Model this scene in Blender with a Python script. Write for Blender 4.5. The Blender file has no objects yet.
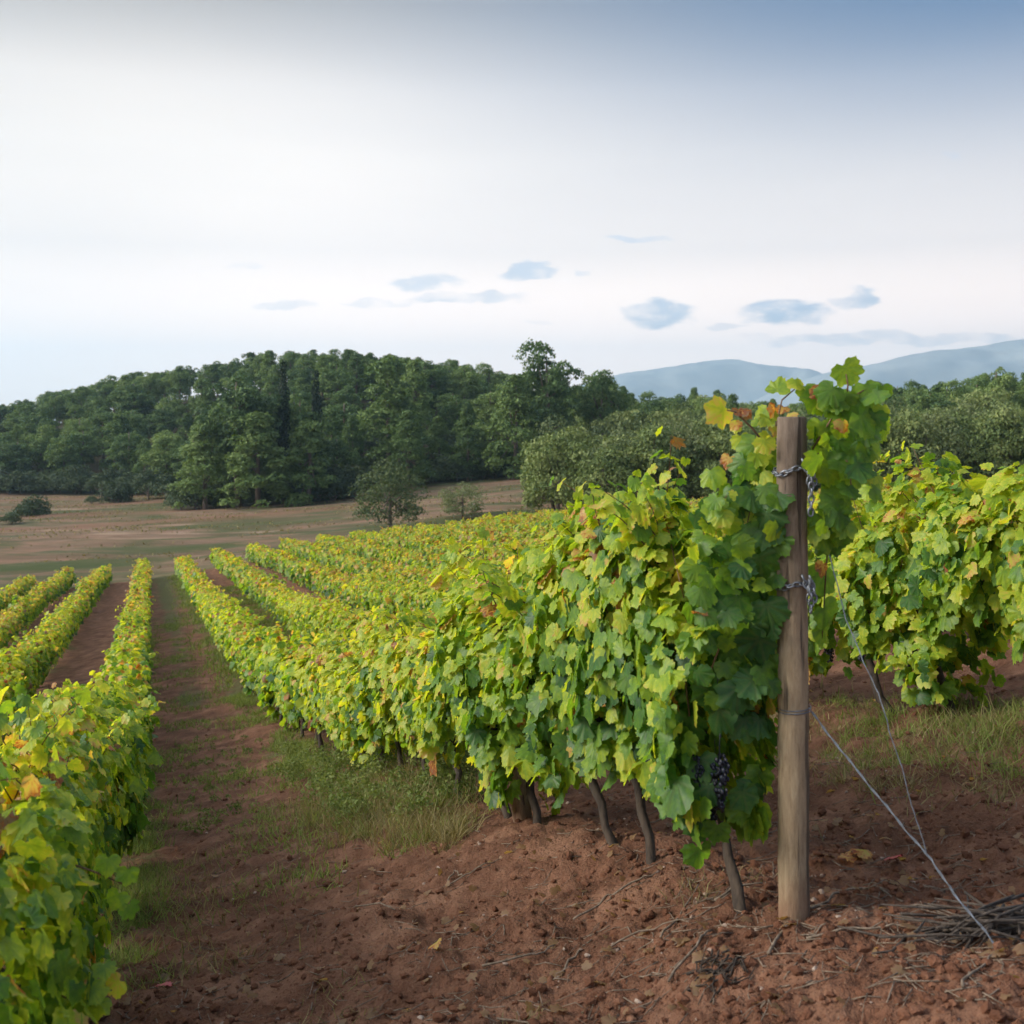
import bpy, math, random
import numpy as np
R = math.radians
D = bpy.data
SC = bpy.context.scene
COL = SC.collection

# ------------------------------------------------------------------ camera
EYE = 1.65
FPX, HY = 1150.0, 415.0
cam = D.cameras.new("camera"); camo = D.objects.new("camera", cam); COL.objects.link(camo)
cam.sensor_width = 36.0; cam.lens = 36.0 * FPX / 1024.0
cam.shift_y = (HY - 512.0) / 1024.0
cam.clip_start = 0.05; cam.clip_end = 20000
camo.location = (0, 0, EYE); camo.rotation_euler = (R(90), 0, 0)
cam.dof.use_dof = True; cam.dof.focus_distance = 6.6; cam.dof.aperture_fstop = 5.0
SC.camera = camo

# ------------------------------------------------------------------ light
SUN_AZ, SUN_EL = R(-92), R(27)          # azimuth from +Y, clockwise; sun sits to the left, behind thin cloud
sund = D.lights.new("sun", 'SUN'); suno = D.objects.new("sun", sund); COL.objects.link(suno)
sund.energy = 2.5; sund.angle = R(24); sund.color = (1.0, 0.93, 0.80)
sdir = (math.sin(SUN_AZ)*math.cos(SUN_EL), math.cos(SUN_AZ)*math.cos(SUN_EL), math.sin(SUN_EL))
from mathutils import Vector
suno.rotation_euler = Vector(sdir).to_track_quat('Z', 'Y').to_euler()
suno.location = (-20, 5, 20)

class NT:
    """tiny node helper"""
    def __init__(s, tree): s.t = tree; s.t.nodes.clear()
    def n(s, typ, **kw):
        nd = s.t.nodes.new(typ)
        for k, v in kw.items():
            if k.startswith('i_'):
                nd.inputs[k[2:]].default_value = v
            else: setattr(nd, k, v)
        return nd
    def l(s, a, b): s.t.links.new(a, b)
    def put(s, sock, val):
        if isinstance(val, bpy.types.NodeSocket): s.l(val, sock)
        else: sock.default_value = val
    def math(s, op, a, b=None, c=None, clamp=False):
        nd = s.n('ShaderNodeMath', operation=op, use_clamp=clamp)
        s.put(nd.inputs[0], a)
        if b is not None: s.put(nd.inputs[1], b)
        if c is not None: s.put(nd.inputs[2], c)
        return nd.outputs[0]
    def ss(s, v, a, b, lo=0.0, hi=1.0):
        nd = s.n('ShaderNodeMapRange', interpolation_type='SMOOTHSTEP')
        s.put(nd.inputs[0], v)
        for i, q in enumerate((a, b, lo, hi)): nd.inputs[i+1].default_value = q
        return nd.outputs[0]
    def mix(s, f, a, b, mode='MIX'):
        nd = s.n('ShaderNodeMix', data_type='RGBA', blend_type=mode)
        s.put(nd.inputs[0], f); s.put(nd.inputs[6], c4(a)); s.put(nd.inputs[7], c4(b))
        return nd.outputs[2]
    def ramp(s, f, stops, interp='LINEAR'):
        nd = s.n('ShaderNodeValToRGB'); cr = nd.color_ramp; cr.interpolation = interp
        while len(cr.elements) < len(stops): cr.elements.new(0.5)
        for e, (p, c) in zip(cr.elements, stops): e.position = p; e.color = c4(c)
        s.put(nd.inputs[0], f); return nd.outputs[0]
    def noise(s, vec, scale, detail=3, rough=.55, dist=0.0):
        nd = s.n('ShaderNodeTexNoise'); nd.inputs['Scale'].default_value = scale
        nd.inputs['Detail'].default_value = detail; nd.inputs['Roughness'].default_value = rough
        nd.inputs['Distortion'].default_value = dist
        if vec is not None: s.l(vec, nd.inputs['Vector'])
        return nd.outputs[0]
    def mapping(s, vec, scale=(1,1,1), rot=(0,0,0)):
        nd = s.n('ShaderNodeMapping'); nd.inputs['Scale'].default_value = scale
        nd.inputs['Rotation'].default_value = rot; s.l(vec, nd.inputs['Vector']); return nd.outputs[0]
    def bump(s, h, strength=.5, dist=.02):
        nd = s.n('ShaderNodeBump'); nd.inputs['Strength'].default_value = strength
        nd.inputs['Distance'].default_value = dist; s.l(h, nd.inputs['Height']); return nd.outputs[0]
def c4(c):
    if isinstance(c, (tuple, list)) and len(c) == 3: return (c[0], c[1], c[2], 1.0)
    return c

W = D.worlds.new("World"); SC.world = W; W.use_nodes = True
w = NT(W.node_tree)
geo = w.n('ShaderNodeTexCoord').outputs['Generated']
sep = w.n('ShaderNodeSeparateXYZ'); w.l(geo, sep.inputs[0])
X, Y, Z = sep.outputs
sky = w.n('ShaderNodeTexSky', sky_type='NISHITA', sun_disc=False)
sky.sun_elevation = SUN_EL; sky.sun_rotation = SUN_AZ; sky.dust_density = 1.2; sky.air_density = 1.0; sky.altitude = 300
SKYS = 0.10
skyc = w.mix(1.0, sky.outputs[0], (SKYS, SKYS, SKYS), 'MULTIPLY')
# thin bright veil: white low down, thinning to blue higher up, thicker towards the sun (left)
ysafe = w.math('MAXIMUM', Y, 0.05)
tx = w.math('DIVIDE', X, ysafe); tz = w.math('DIVIDE', Z, ysafe)
elev = w.math('ADD', w.math('MULTIPLY', X, -0.30), w.math('MULTIPLY', Z, 1.0))     # tilted elevation
side = w.ss(X, -0.35, 0.42)                                                       # 0 left .. 1 right
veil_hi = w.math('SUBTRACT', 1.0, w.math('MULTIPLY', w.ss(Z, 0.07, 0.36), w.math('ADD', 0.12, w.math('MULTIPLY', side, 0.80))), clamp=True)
vn = w.noise(w.mapping(geo, (1.2, 1.2, 7.0)), 2.2, 4, .5)
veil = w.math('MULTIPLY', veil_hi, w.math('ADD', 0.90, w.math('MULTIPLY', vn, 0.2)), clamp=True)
veilc = w.ramp(Z, [(0.0, (1.34,1.06,.88)), (0.05, (1.30,1.03,.86)), (0.14, (.72,.635,.575)), (0.22, (.70,.63,.565)), (0.27, (.62,.56,.505)), (0.335, (.30,.268,.235)), (.6, (.80,.81,.83)), (1.0, (1.0,1.02,1.05))])  # top stops: unseen white sky added above the view to light the ground
bluec = w.mix(0.85, skyc, (0.005, 0.062, 0.16))
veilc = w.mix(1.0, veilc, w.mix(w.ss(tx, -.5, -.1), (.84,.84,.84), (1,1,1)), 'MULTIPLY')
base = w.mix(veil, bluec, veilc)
# small grey-blue clouds hung low above the hills
wn = w.n('ShaderNodeTexNoise'); wn.inputs['Scale'].default_value = 22; wn.inputs['Detail'].default_value = 5
w.l(w.mapping(geo, (1, 1, 2.6)), wn.inputs['Vector'])
sc_ = w.n('ShaderNodeSeparateColor'); w.l(wn.outputs['Color'], sc_.inputs[0])
cx_ = w.math('ADD', tx, w.math('MULTIPLY', w.math('SUBTRACT', sc_.outputs[0], .5), .055))
cz_ = w.math('ADD', tz, w.math('MULTIPLY', w.math('SUBTRACT', sc_.outputs[1], .5), .030))
total = None
for (px, py, hw, hh, st) in [(657,315,40,15,.9),(788,312,52,13,1),(853,300,24,10,.9),(528,273,30,8,.8),(428,283,40,9,.65),
                             (465,298,72,6,.6),(645,240,42,5,.6),(290,307,34,6,.4),(905,338,160,7,.55),(583,268,14,4,.5),(385,303,40,4,.35),
                             (947,155,12,3,.35),(545,322,20,4,.3),(240,268,18,4,.25),(730,324,26,4,.4)]:
    ax = w.math('DIVIDE', w.math('SUBTRACT', cx_, (px-512)/FPX), hw/FPX)
    az = w.math('DIVIDE', w.math('SUBTRACT', cz_, (HY-py)/FPX), hh/FPX)
    d2 = w.math('ADD', w.math('MULTIPLY', ax, ax), w.math('MULTIPLY', az, az))
    m = w.ss(d2, 1.15, 0.4, 0.0, st)
    total = m if total is None else w.math('MAXIMUM', total, m)
wisp = w.ss(w.noise(w.mapping(geo, (1, 1, 2.2)), 30, 7, .6, .3), .30, .60)
total = w.math('MULTIPLY', w.math('MULTIPLY', total, w.math('ADD', .25, w.math('MULTIPLY', wisp, .75))), w.ss(Y, 0.1, 0.3))
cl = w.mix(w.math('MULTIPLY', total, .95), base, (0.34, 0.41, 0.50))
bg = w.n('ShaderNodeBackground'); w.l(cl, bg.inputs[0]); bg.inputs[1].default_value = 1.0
wo = w.n('ShaderNodeOutputWorld'); w.l(bg.outputs[0], wo.inputs[0])

SC.view_settings.view_transform = 'Standard'; SC.view_settings.look = 'None'
SC.view_settings.exposure = 1.06; SC.view_settings.gamma = 1.0
SC.render.engine = 'CYCLES'
cy = SC.cycles
cy.use_denoising = True; cy.max_bounces = 7; cy.diffuse_bounces = 3; cy.glossy_bounces = 2
cy.transmission_bounces = 4; cy.transparent_max_bounces = 8; cy.volume_bounces = 1
cy.use_adaptive_sampling = True; cy.adaptive_threshold = 0.02
cy.sample_clamp_indirect = 4.0

# ------------------------------------------------------------------ helpers
def tag(o, label=None, cat=None, group=None, kind=None):
    if label: o['label'] = label
    if cat: o['category'] = cat
    if group: o['group'] = group
    if kind: o['kind'] = kind
    return o

def mkmesh(name, V, F, mats, attr=None, uv=None, smooth=False, midx=None):
    V = np.asarray(V, np.float32).reshape(-1, 3)
    if not isinstance(F, list): F = [F]
    F = [np.asarray(f, np.int32) for f in F if len(f)]
    me = D.meshes.new(name)
    me.vertices.add(len(V)); me.vertices.foreach_set('co', V.ravel())
    loops = np.concatenate([f.ravel() for f in F])
    cnt = np.concatenate([np.full(len(f), f.shape[1], np.int32) for f in F])
    start = np.concatenate([[0], np.cumsum(cnt)[:-1]]).astype(np.int32)
    me.loops.add(len(loops)); me.loops.foreach_set('vertex_index', loops)
    me.polygons.add(len(cnt)); me.polygons.foreach_set('loop_start', start)
    if attr:
        for k, a in attr.items():
            a = np.asarray(a, np.float32)
            if a.ndim == 1:
                at = me.attributes.new(k, 'FLOAT', 'POINT'); at.data.foreach_set('value', a)
            else:
                at = me.attributes.new(k, 'FLOAT_COLOR', 'POINT'); at.data.foreach_set('color', a.ravel())
    if uv is not None:
        ul = me.uv_layers.new(name='UVMap'); ul.data.foreach_set('uv', np.asarray(uv, np.float32)[loops].ravel())
    for m in (mats if isinstance(mats, list) else [mats]): me.materials.append(m)
    if midx is not None: me.polygons.foreach_set('material_index', np.asarray(midx, np.int32))
    me.polygons.foreach_set('use_smooth', np.full(len(cnt), smooth, bool))
    me.update(calc_edges=True)
    return me

def obj(name, me, parent=None, loc=(0,0,0)):
    o = D.objects.new(name, me); COL.objects.link(o); o.location = loc; o.color = (.5, .5, .5, 1)
    if parent: o.parent = parent
    return o

def empty(name, loc=(0,0,0), rz=0.0):
    o = D.objects.new(name, None); COL.objects.link(o)
    o.location = loc; o.rotation_euler = (0, 0, rz); o.empty_display_size = .2
    return o

def copy_tree(o, parent=None):
    c = o.copy(); COL.objects.link(c); c.parent = parent
    for ch in list(o.children): copy_tree(ch, c)
    return c

class MB:
    """gathers tubes, discs and the like"""
    def __init__(s): s.V = []; s.T = []; s.Q = []; s.n = 0
    def add(s, V, T=None, Q=None):
        V = np.asarray(V, float).reshape(-1, 3)
        if T is not None and len(T): s.T.append(np.asarray(T) + s.n)
        if Q is not None and len(Q): s.Q.append(np.asarray(Q) + s.n)
        s.V.append(V); s.n += len(V)
    def tube(s, P, rad, seg=8, cap=True, rng=None, rough=0.0):
        P = np.asarray(P, float); n = len(P)
        rad = np.full(n, rad, float) if np.isscalar(rad) else np.asarray(rad, float)
        tg = np.gradient(P, axis=0); tg /= np.linalg.norm(tg, axis=1)[:, None] + 1e-9
        up = np.array([0, 0, 1.0]) if abs(tg[0, 2]) < .9 else np.array([1.0, 0, 0])
        a = np.cross(tg[0], up); a /= np.linalg.norm(a); V = []
        for i in range(n):
            a = a - tg[i]*(a @ tg[i]); a /= np.linalg.norm(a) + 1e-9
            b = np.cross(tg[i], a); th = np.arange(seg)*2*math.pi/seg
            rr = rad[i]*(1 + (rng.normal(0, rough, seg) if rng is not None and rough else 0))
            V.append(P[i] + (np.cos(th)*rr)[:, None]*a + (np.sin(th)*rr)[:, None]*b)
        V = np.concatenate(V)
        i, j = np.meshgrid(np.arange(n-1), np.arange(seg), indexing='ij'); j2 = (j+1) % seg
        Q = np.stack([i*seg+j, i*seg+j2, (i+1)*seg+j2, (i+1)*seg+j], -1).reshape(-1, 4)
        T = []
        if cap:
            V = np.concatenate([V, P[:1], P[-1:]]); c0, c1 = n*seg, n*seg+1
            for k in range(seg):
                T.append((c0, (k+1) % seg, k)); T.append((c1, (n-1)*seg+k, (n-1)*seg+(k+1) % seg))
        s.add(V, T, Q)
    def mesh(s, name, mat, smooth=True):
        F = []
        if s.Q: F.append(np.concatenate(s.Q))
        if s.T: F.append(np.concatenate(s.T))
        return mkmesh(name, np.concatenate(s.V), F, mat, smooth=smooth)

# numpy noise
_rs = np.random.RandomState(7); _perm = _rs.permutation(512); _perm = np.concatenate([_perm]*3)
_val = _rs.rand(512)*2-1
def vnoise(x, y, seed=0):
    xi = np.floor(x).astype(int); yi = np.floor(y).astype(int); fx = x-xi; fy = y-yi
    fx = fx*fx*fx*(fx*(fx*6-15)+10); fy = fy*fy*fy*(fy*(fy*6-15)+10)
    def h(a, b): return _val[_perm[(_perm[(a+seed*37) & 511] + b) & 511]]
    return (h(xi, yi)*(1-fx)+h(xi+1, yi)*fx)*(1-fy) + (h(xi, yi+1)*(1-fx)+h(xi+1, yi+1)*fx)*fy
def fbm(x, y, oct=4, seed=0, gain=.5):
    s = 0; a = 1
    for o in range(oct):
        s = s + a*vnoise(x*(2**o)*1.03+o*17.3, y*(2**o)*.98+o*9.1, seed+o); a *= gain
    return s
def sstep(a, b, x):
    t = np.clip((x-a)/(b-a), 0, 1); return t*t*(3-2*t)

# ------------------------------------------------------------------ the lie of the land
A = .315; NN = math.hypot(1, A)
DU = np.array([-A/NN, 1/NN]); RV = np.array([1/NN, A/NN])          # along the rows / across them
ROWV0, ROWS = 1.968, 2.36
def uv2xy(u, v): return DU[0]*u+RV[0]*v, DU[1]*u+RV[1]*v
def xy2uv(x, y): return DU[0]*x+DU[1]*y, RV[0]*x+RV[1]*y
U0 = [-15,0,2,3.24,4.2,5.6,6.3,8.6,10.2,12,13.7,17,21.5,25.8,34.8,47,61,81.6,100]
G0 = [1.2,.4,.17,0,-.13,-.5,-.68,-1.2,-1.56,-1.97,-2.33,-2.9,-3.6,-4.0,-4.95,-6.0,-7.15,-9.15,-10.4]
DK = {-30: [(10,-3.6),(81,-2.4)], -12: [(10,-3.2),(81,-2.0)], -4: [(10,-1.9),(40,-1.6),(66,-1.4),(81,-.95)], -3: [(10,-1.4),(29,-1.1),(52,-.87),(81,-.65)],
      -2: [(10,-.85),(29,-.65),(42,-.54),(81,-.45)], -1: [(3,-.4),(10,-.4),(29,-.25),(81,-.3)], 0: [(0,0)],
      1: [(10,.43),(18,.12),(29,-.13),(40,-.19),(49,-.1),(63,.03),(81,.4)], 2: [(10,.85),(18,.5),(30,.38),(44,.27),(60,.4),(81,.6)],
      3: [(10,1.2),(20,.9),(30,.6),(42,.3),(53,.35),(81,.95)], 11: [(10,3.0),(30,2.6),(53,2.2),(81,2.45)],
      28: [(10,4.6),(53,4.2),(81,4.2)], 60: [(10,5),(81,4.6)]}
gu = np.arange(-30, 140.01, .4); gv = np.arange(-75, 145.01, .4)
ks = sorted(DK); cols = np.array([np.interp(gu, [p[0] for p in DK[k]], [p[1] for p in DK[k]]) for k in ks])
kk = (gv-ROWV0)/ROWS
tab = np.array([np.interp(kk, ks, cols[:, i]) for i in range(len(gu))]) + np.interp(gu, U0, G0)[:, None]
for ax in (0, 1):
    for _ in range(3 if ax == 0 else 6):
        p = np.pad(tab, [(1, 1) if a == ax else (0, 0) for a in (0, 1)], mode='edge')
        tab = (p[:-2]+p[1:-1]+p[2:])/3 if ax == 0 else (p[:, :-2]+p[:, 1:-1]+p[:, 2:])/3
def zfar(x, y):
    z = -7.6 + 5*np.tanh(.08*np.minimum(x, 0)/5) + 3.2*np.tanh(.05*np.maximum(x, 0)/3.2)
    z = z + 18.5*np.exp(-((x+48)/np.where(x < -48, 84, 56))**2)*sstep(0, 78, y-np.interp(x, [-130, -62, -46, -34, 0], [196, 187, 172, 158, 164]))*(1-sstep(300, 520, y))
    z = z + 2.2*np.exp(-((x-75)/45)**2)*sstep(115, 170, y)*(1-sstep(220, 400, y))
    z = z + .5*fbm(x/35, y/35, 2, 3)
    far = sstep(320, 700, np.hypot(x, y))
    return z*(1-far) + (-16 + 3*fbm(x/400, y/400, 2, 5))*far
def ground(x, y):
    x = np.asarray(x, float); y = np.asarray(y, float)
    u, v = xy2uv(x, y)
    fu = np.clip((u-gu[0])/.4, 0, len(gu)-1.001); fv = np.clip((v-gv[0])/.4, 0, len(gv)-1.001)
    i = fu.astype(int); j = fv.astype(int); a = fu-i; b = fv-j
    zb = (tab[i, j]*(1-a)+tab[i+1, j]*a)*(1-b) + (tab[i, j+1]*(1-a)+tab[i+1, j+1]*a)*b
    w_ = np.maximum.reduce([sstep(83, 108, u), sstep(30, 48, -v), sstep(78, 105, v), sstep(30, 90, -u)])
    return zb*(1-w_) + zfar(x, y)*w_
def relief(x, y):
    """clods, ruts and the banks along the rows"""
    u, v = xy2uv(x, y); r = np.hypot(x, y)
    inb = (1-sstep(82, 86, u))*(1-sstep(75, 80, v))
    k = (v-ROWV0)/ROWS; fr = (k-np.round(k))*ROWS
    z = .05*(np.exp(-(fr/.35)**2)-1)*inb                                 # low bank under the vines
    z = z - .03*(np.exp(-((np.abs(fr)-.75)/.16)**2))*inb*(.6+.8*vnoise(u*.7, v, 9))   # wheel ruts
    near = 1-sstep(14, 40, r)
    cl = fbm(x*3.2, y*3.2, 3, 1)
    z = z + near*(.028*cl + .020*np.abs(fbm(x*9, y*9, 3, 4)) + .015*np.abs(fbm(x*26, y*26, 2, 6)) + .006*fbm(x*58, y*58, 1, 8)*(1-sstep(5, 9, r)))
    z = z + .26*np.sin((y-.20*x)*2*math.pi/5.2+1.5*fbm(x/40, y/40, 2, 8))*sstep(84, 88, u)*(1-sstep(150, 190, y))
    z = z + .04*fbm(x*.9, y*.9, 2, 2)*(1-sstep(60, 120, r))
    return z
def gz(x, y): return float(ground(x, y))
def gr(x, y): return float(ground(x, y)+relief(np.array([x]), np.array([y]))[0])
def hit(px, py, tmax=400):
    """where a sight line meets the ground"""
    a = (px-512)/FPX; b = (HY-py)/FPX
    t = np.concatenate([np.arange(1, 20, .01), np.arange(20, tmax, .2)])
    s = EYE + b*t - ground(a*t, t)
    i = int(np.argmax(s < 0)); return a*t[i], t[i]
def at(px, py, dist):
    return np.array([(px-512)/FPX*dist, dist, EYE+(HY-py)/FPX*dist])

# ------------------------------------------------------------------ materials
def newmat(name):
    m = D.materials.new(name); m.use_nodes = True
    t = NT(m.node_tree); out = t.n('ShaderNodeOutputMaterial'); return m, t, out
def simple(name, fn):
    m, t, out = newmat(name)
    b = t.n('ShaderNodeBsdfPrincipled'); t.l(b.outputs[0], out.inputs[0]); fn(t, b); return m

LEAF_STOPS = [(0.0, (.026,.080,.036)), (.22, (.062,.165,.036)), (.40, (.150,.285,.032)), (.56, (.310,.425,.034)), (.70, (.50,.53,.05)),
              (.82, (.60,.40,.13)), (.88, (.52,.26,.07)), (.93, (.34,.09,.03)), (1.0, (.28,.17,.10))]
def leaf_mat(name, veins=True, shift=0.0, trans=.54):
    m, t, out = newmat(name)
    tint = t.n('ShaderNodeAttribute', attribute_name='tint').outputs['Fac']
    rnd = t.n('ShaderNodeObjectInfo').outputs['Random']
    oc = t.n('ShaderNodeObjectInfo').outputs['Color']; os_ = t.n('ShaderNodeSeparateColor'); t.l(oc, os_.inputs[0])
    tv = t.math('ADD', tint, t.math('MULTIPLY', t.math('SUBTRACT', rnd, .5), .08))
    tv = t.math('ADD', tv, t.math('MULTIPLY', t.math('SUBTRACT', os_.outputs[0], .5), t.ss(tv, .72, .5)))
    if shift: tv = t.math('ADD', tv, shift)
    if veins:
        uv = t.n('ShaderNodeUVMap', uv_map='UVMap').outputs[0]
        pos = t.n('ShaderNodeNewGeometry').outputs['Position']
        sp = t.n('ShaderNodeSeparateXYZ'); t.l(uv, sp.inputs[0]); ux, uy = sp.outputs[0], sp.outputs[1]
        rr = t.math('SQRT', t.math('ADD', t.math('MULTIPLY', ux, ux), t.math('MULTIPLY', uy, uy)))
        vein = None
        axx = t.math('ABSOLUTE', ux)
        for ang in (0, 52, 100):
            ca, sa = math.cos(R(ang)), math.sin(R(ang))
            dd = t.math('ABSOLUTE', t.math('SUBTRACT', t.math('MULTIPLY', axx, ca), t.math('MULTIPLY', uy, sa)))
            along = t.math('ADD', t.math('MULTIPLY', axx, sa), t.math('MULTIPLY', uy, ca))
            mk = t.math('MULTIPLY', t.ss(dd, .07, .015), t.ss(along, -.02, .08))
            vein = mk if vein is None else t.math('MAXIMUM', vein, mk)
        blot = t.noise(pos, 38, 3, .6)
        edge = t.math('MULTIPLY', t.ss(rr, .45, 1.0), t.ss(blot, .40, .72))
        tv = t.math('ADD', tv, t.math('MULTIPLY', edge, t.math('MULTIPLY', t.ss(tv, .28, .7), .20)))
        b2 = t.noise(pos, 95, 2, .6)
        tv = t.math('ADD', tv, t.math('MULTIPLY', t.math('SUBTRACT', blot, .5), .42))
        tv = t.math('ADD', tv, t.math('MULTIPLY', t.math('SUBTRACT', b2, .5), .12))
        tv = t.math('ADD', tv, t.math('MULTIPLY', t.math('SUBTRACT', rr, .5), .10))
        tv = t.math('SUBTRACT', tv, t.math('MULTIPLY', vein, .05))
    col = t.ramp(tv, LEAF_STOPS)
    if veins:
        col = t.mix(t.math('MULTIPLY', vein, .20), col, t.mix(.5, col, (.42, .45, .12)))
    b = t.n('ShaderNodeBsdfPrincipled'); t.l(col, b.inputs['Base Color'])
    b.inputs['Roughness'].default_value = .46; b.inputs['Specular IOR Level'].default_value = .42
    tr = t.n('ShaderNodeBsdfTranslucent')
    tc = t.mix(1.0, col, (1.6, 1.45, .55), 'MULTIPLY'); t.l(tc, tr.inputs[0])
    mx = t.n('ShaderNodeMixShader'); mx.inputs[0].default_value = trans
    t.l(b.outputs[0], mx.inputs[1]); t.l(tr.outputs[0], mx.inputs[2]); t.l(mx.outputs[0], out.inputs[0])
    return m
M_LEAF = leaf_mat('vine_leaf')
M_LEAF_FAR = leaf_mat('vine_leaf_distant', veins=False)

def bark(name, c1, c2, scale=18, stretch=.18):
    def fn(t, b):
        p = t.n('ShaderNodeTexCoord').outputs['Object']
        n1 = t.noise(t.mapping(p, (1, 1, stretch)), scale, 5, .65)
        t.l(t.ramp(n1, [(.3, c1), (.68, c2)]), b.inputs['Base Color']); b.inputs['Roughness'].default_value = .9
        t.l(t.bump(n1, .9, .01), b.inputs['Normal'])
    return simple(name, fn)
M_VBARK = bark('vine_bark', (.014,.009,.007), (.066,.045,.032), 30)
M_CANE = bark('cane_bark', (.07,.032,.018), (.19,.11,.06), 40)
M_TBARK = bark('pine_bark', (.075,.05,.04), (.22,.165,.135), 2.0)
M_TWIG = bark('dry_twig', (.05,.034,.024), (.28,.21,.155), 40)

def fn_post(t, b):
    p = t.n('ShaderNodeTexCoord').outputs['Object']
    sp = t.n('ShaderNodeSeparateXYZ'); t.l(p, sp.inputs[0])
    g1 = t.noise(t.mapping(p, (1, 1, .16)), 60, 6, .75, .4)
    g2 = t.noise(t.mapping(p, (1, 1, .12)), 14, 4, .6)
    g3 = t.noise(p, 5, 3, .5)
    crack = t.ss(t.noise(t.mapping(p, (1, 1, .03)), 34, 2, .5), .60, .65)
    kn = t.n('ShaderNodeTexVoronoi'); kn.inputs['Scale'].default_value = 4.2; t.l(t.mapping(p, (1.2, 1.2, .6)), kn.inputs['Vector'])
    knot = t.ss(kn.outputs['Distance'], .16, .04)
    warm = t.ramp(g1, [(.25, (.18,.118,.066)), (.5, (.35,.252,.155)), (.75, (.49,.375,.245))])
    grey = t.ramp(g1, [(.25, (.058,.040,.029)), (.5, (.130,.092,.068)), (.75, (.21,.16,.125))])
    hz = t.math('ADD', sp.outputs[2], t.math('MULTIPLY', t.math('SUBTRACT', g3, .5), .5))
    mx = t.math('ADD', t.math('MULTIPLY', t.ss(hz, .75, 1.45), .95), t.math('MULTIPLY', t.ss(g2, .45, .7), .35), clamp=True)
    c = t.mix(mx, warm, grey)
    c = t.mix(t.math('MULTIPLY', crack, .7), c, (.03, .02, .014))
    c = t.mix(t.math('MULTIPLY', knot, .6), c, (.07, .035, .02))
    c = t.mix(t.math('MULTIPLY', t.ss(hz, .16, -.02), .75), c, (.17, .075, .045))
    t.l(c, b.inputs['Base Color']); b.inputs['Roughness'].default_value = .82
    h = t.math('SUBTRACT', g1, t.math('MULTIPLY', crack, 1.2)); t.l(t.bump(h, .8, .006), b.inputs['Normal'])
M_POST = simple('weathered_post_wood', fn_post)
def fn_metal(t, b):
    p = t.n('ShaderNodeTexCoord').outputs['Object']; n1 = t.noise(p, 60, 4, .6)
    t.l(t.ramp(n1, [(.35, (.25,.27,.32)), (.6, (.16,.17,.19)), (.75, (.13,.075,.05))]), b.inputs['Base Color'])
    b.inputs['Metallic'].default_value = .7; b.inputs['Roughness'].default_value = .5
M_METAL = simple('galvanised_steel', fn_metal)
def fn_grape(t, b):
    p = t.n('ShaderNodeTexCoord').outputs['Object']; n1 = t.noise(p, 45, 3, .6)
    t.l(t.ramp(n1, [(.35, (.006,.005,.012)), (.62, (.014,.016,.036)), (.8, (.04,.045,.085))]), b.inputs['Base Color'])
    b.inputs['Roughness'].default_value = .5
M_GRAPE = simple('blue_grape_skin', fn_grape)

def foliage_mat(name, dark, mid, light, trans=.22):
    m, t, out = newmat(name)
    tint = t.n('ShaderNodeAttribute', attribute_name='tint').outputs['Fac']
    rnd = t.n('ShaderNodeObjectInfo').outputs['Random']
    tv = t.math('ADD', tint, t.math('MULTIPLY', t.math('SUBTRACT', rnd, .5), .62))
    col = t.ramp(tv, [(.05, dark), (.5, mid), (.95, light)])
    b = t.n('ShaderNodeBsdfPrincipled'); t.l(col, b.inputs['Base Color'])
    b.inputs['Roughness'].default_value = .7; b.inputs['Specular IOR Level'].default_value = .25
    tr = t.n('ShaderNodeBsdfTranslucent'); t.l(t.mix(1, col, (1.25, 1.25, .7), 'MULTIPLY'), tr.inputs[0])
    mx = t.n('ShaderNodeMixShader'); mx.inputs[0].default_value = trans
    t.l(b.outputs[0], mx.inputs[1]); t.l(tr.outputs[0], mx.inputs[2]); t.l(mx.outputs[0], out.inputs[0]); return m
M_PINE = foliage_mat('pine_needles', (.055,.098,.040), (.120,.190,.060), (.235,.305,.095))
M_PINEL = foliage_mat('young_pine_needles', (.062,.108,.036), (.112,.176,.050), (.180,.250,.075))
M_OAK = foliage_mat('oak_leaves', (.065,.102,.038), (.145,.195,.062), (.265,.300,.110))
M_OLIVE = foliage_mat('olive_leaves', (.062,.092,.042), (.125,.160,.066), (.220,.245,.115))
M_BUSH = foliage_mat('bush_leaves', (.035,.055,.030), (.06,.09,.04), (.10,.13,.06))
M_CYP = foliage_mat('cypress_leaves', (.014,.028,.016), (.024,.042,.022), (.038,.06,.028))
M_GRASS = foliage_mat('grass_blade', (.075,.12,.03), (.16,.22,.05), (.30,.32,.10), .38)
M_WEED = foliage_mat('weed_leaf', (.070,.105,.030), (.150,.195,.050), (.28,.30,.10), .35)
M_DRYGRASS = foliage_mat('dry_grass_blade', (.14,.12,.055), (.27,.22,.10), (.40,.33,.17), .3)

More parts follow.
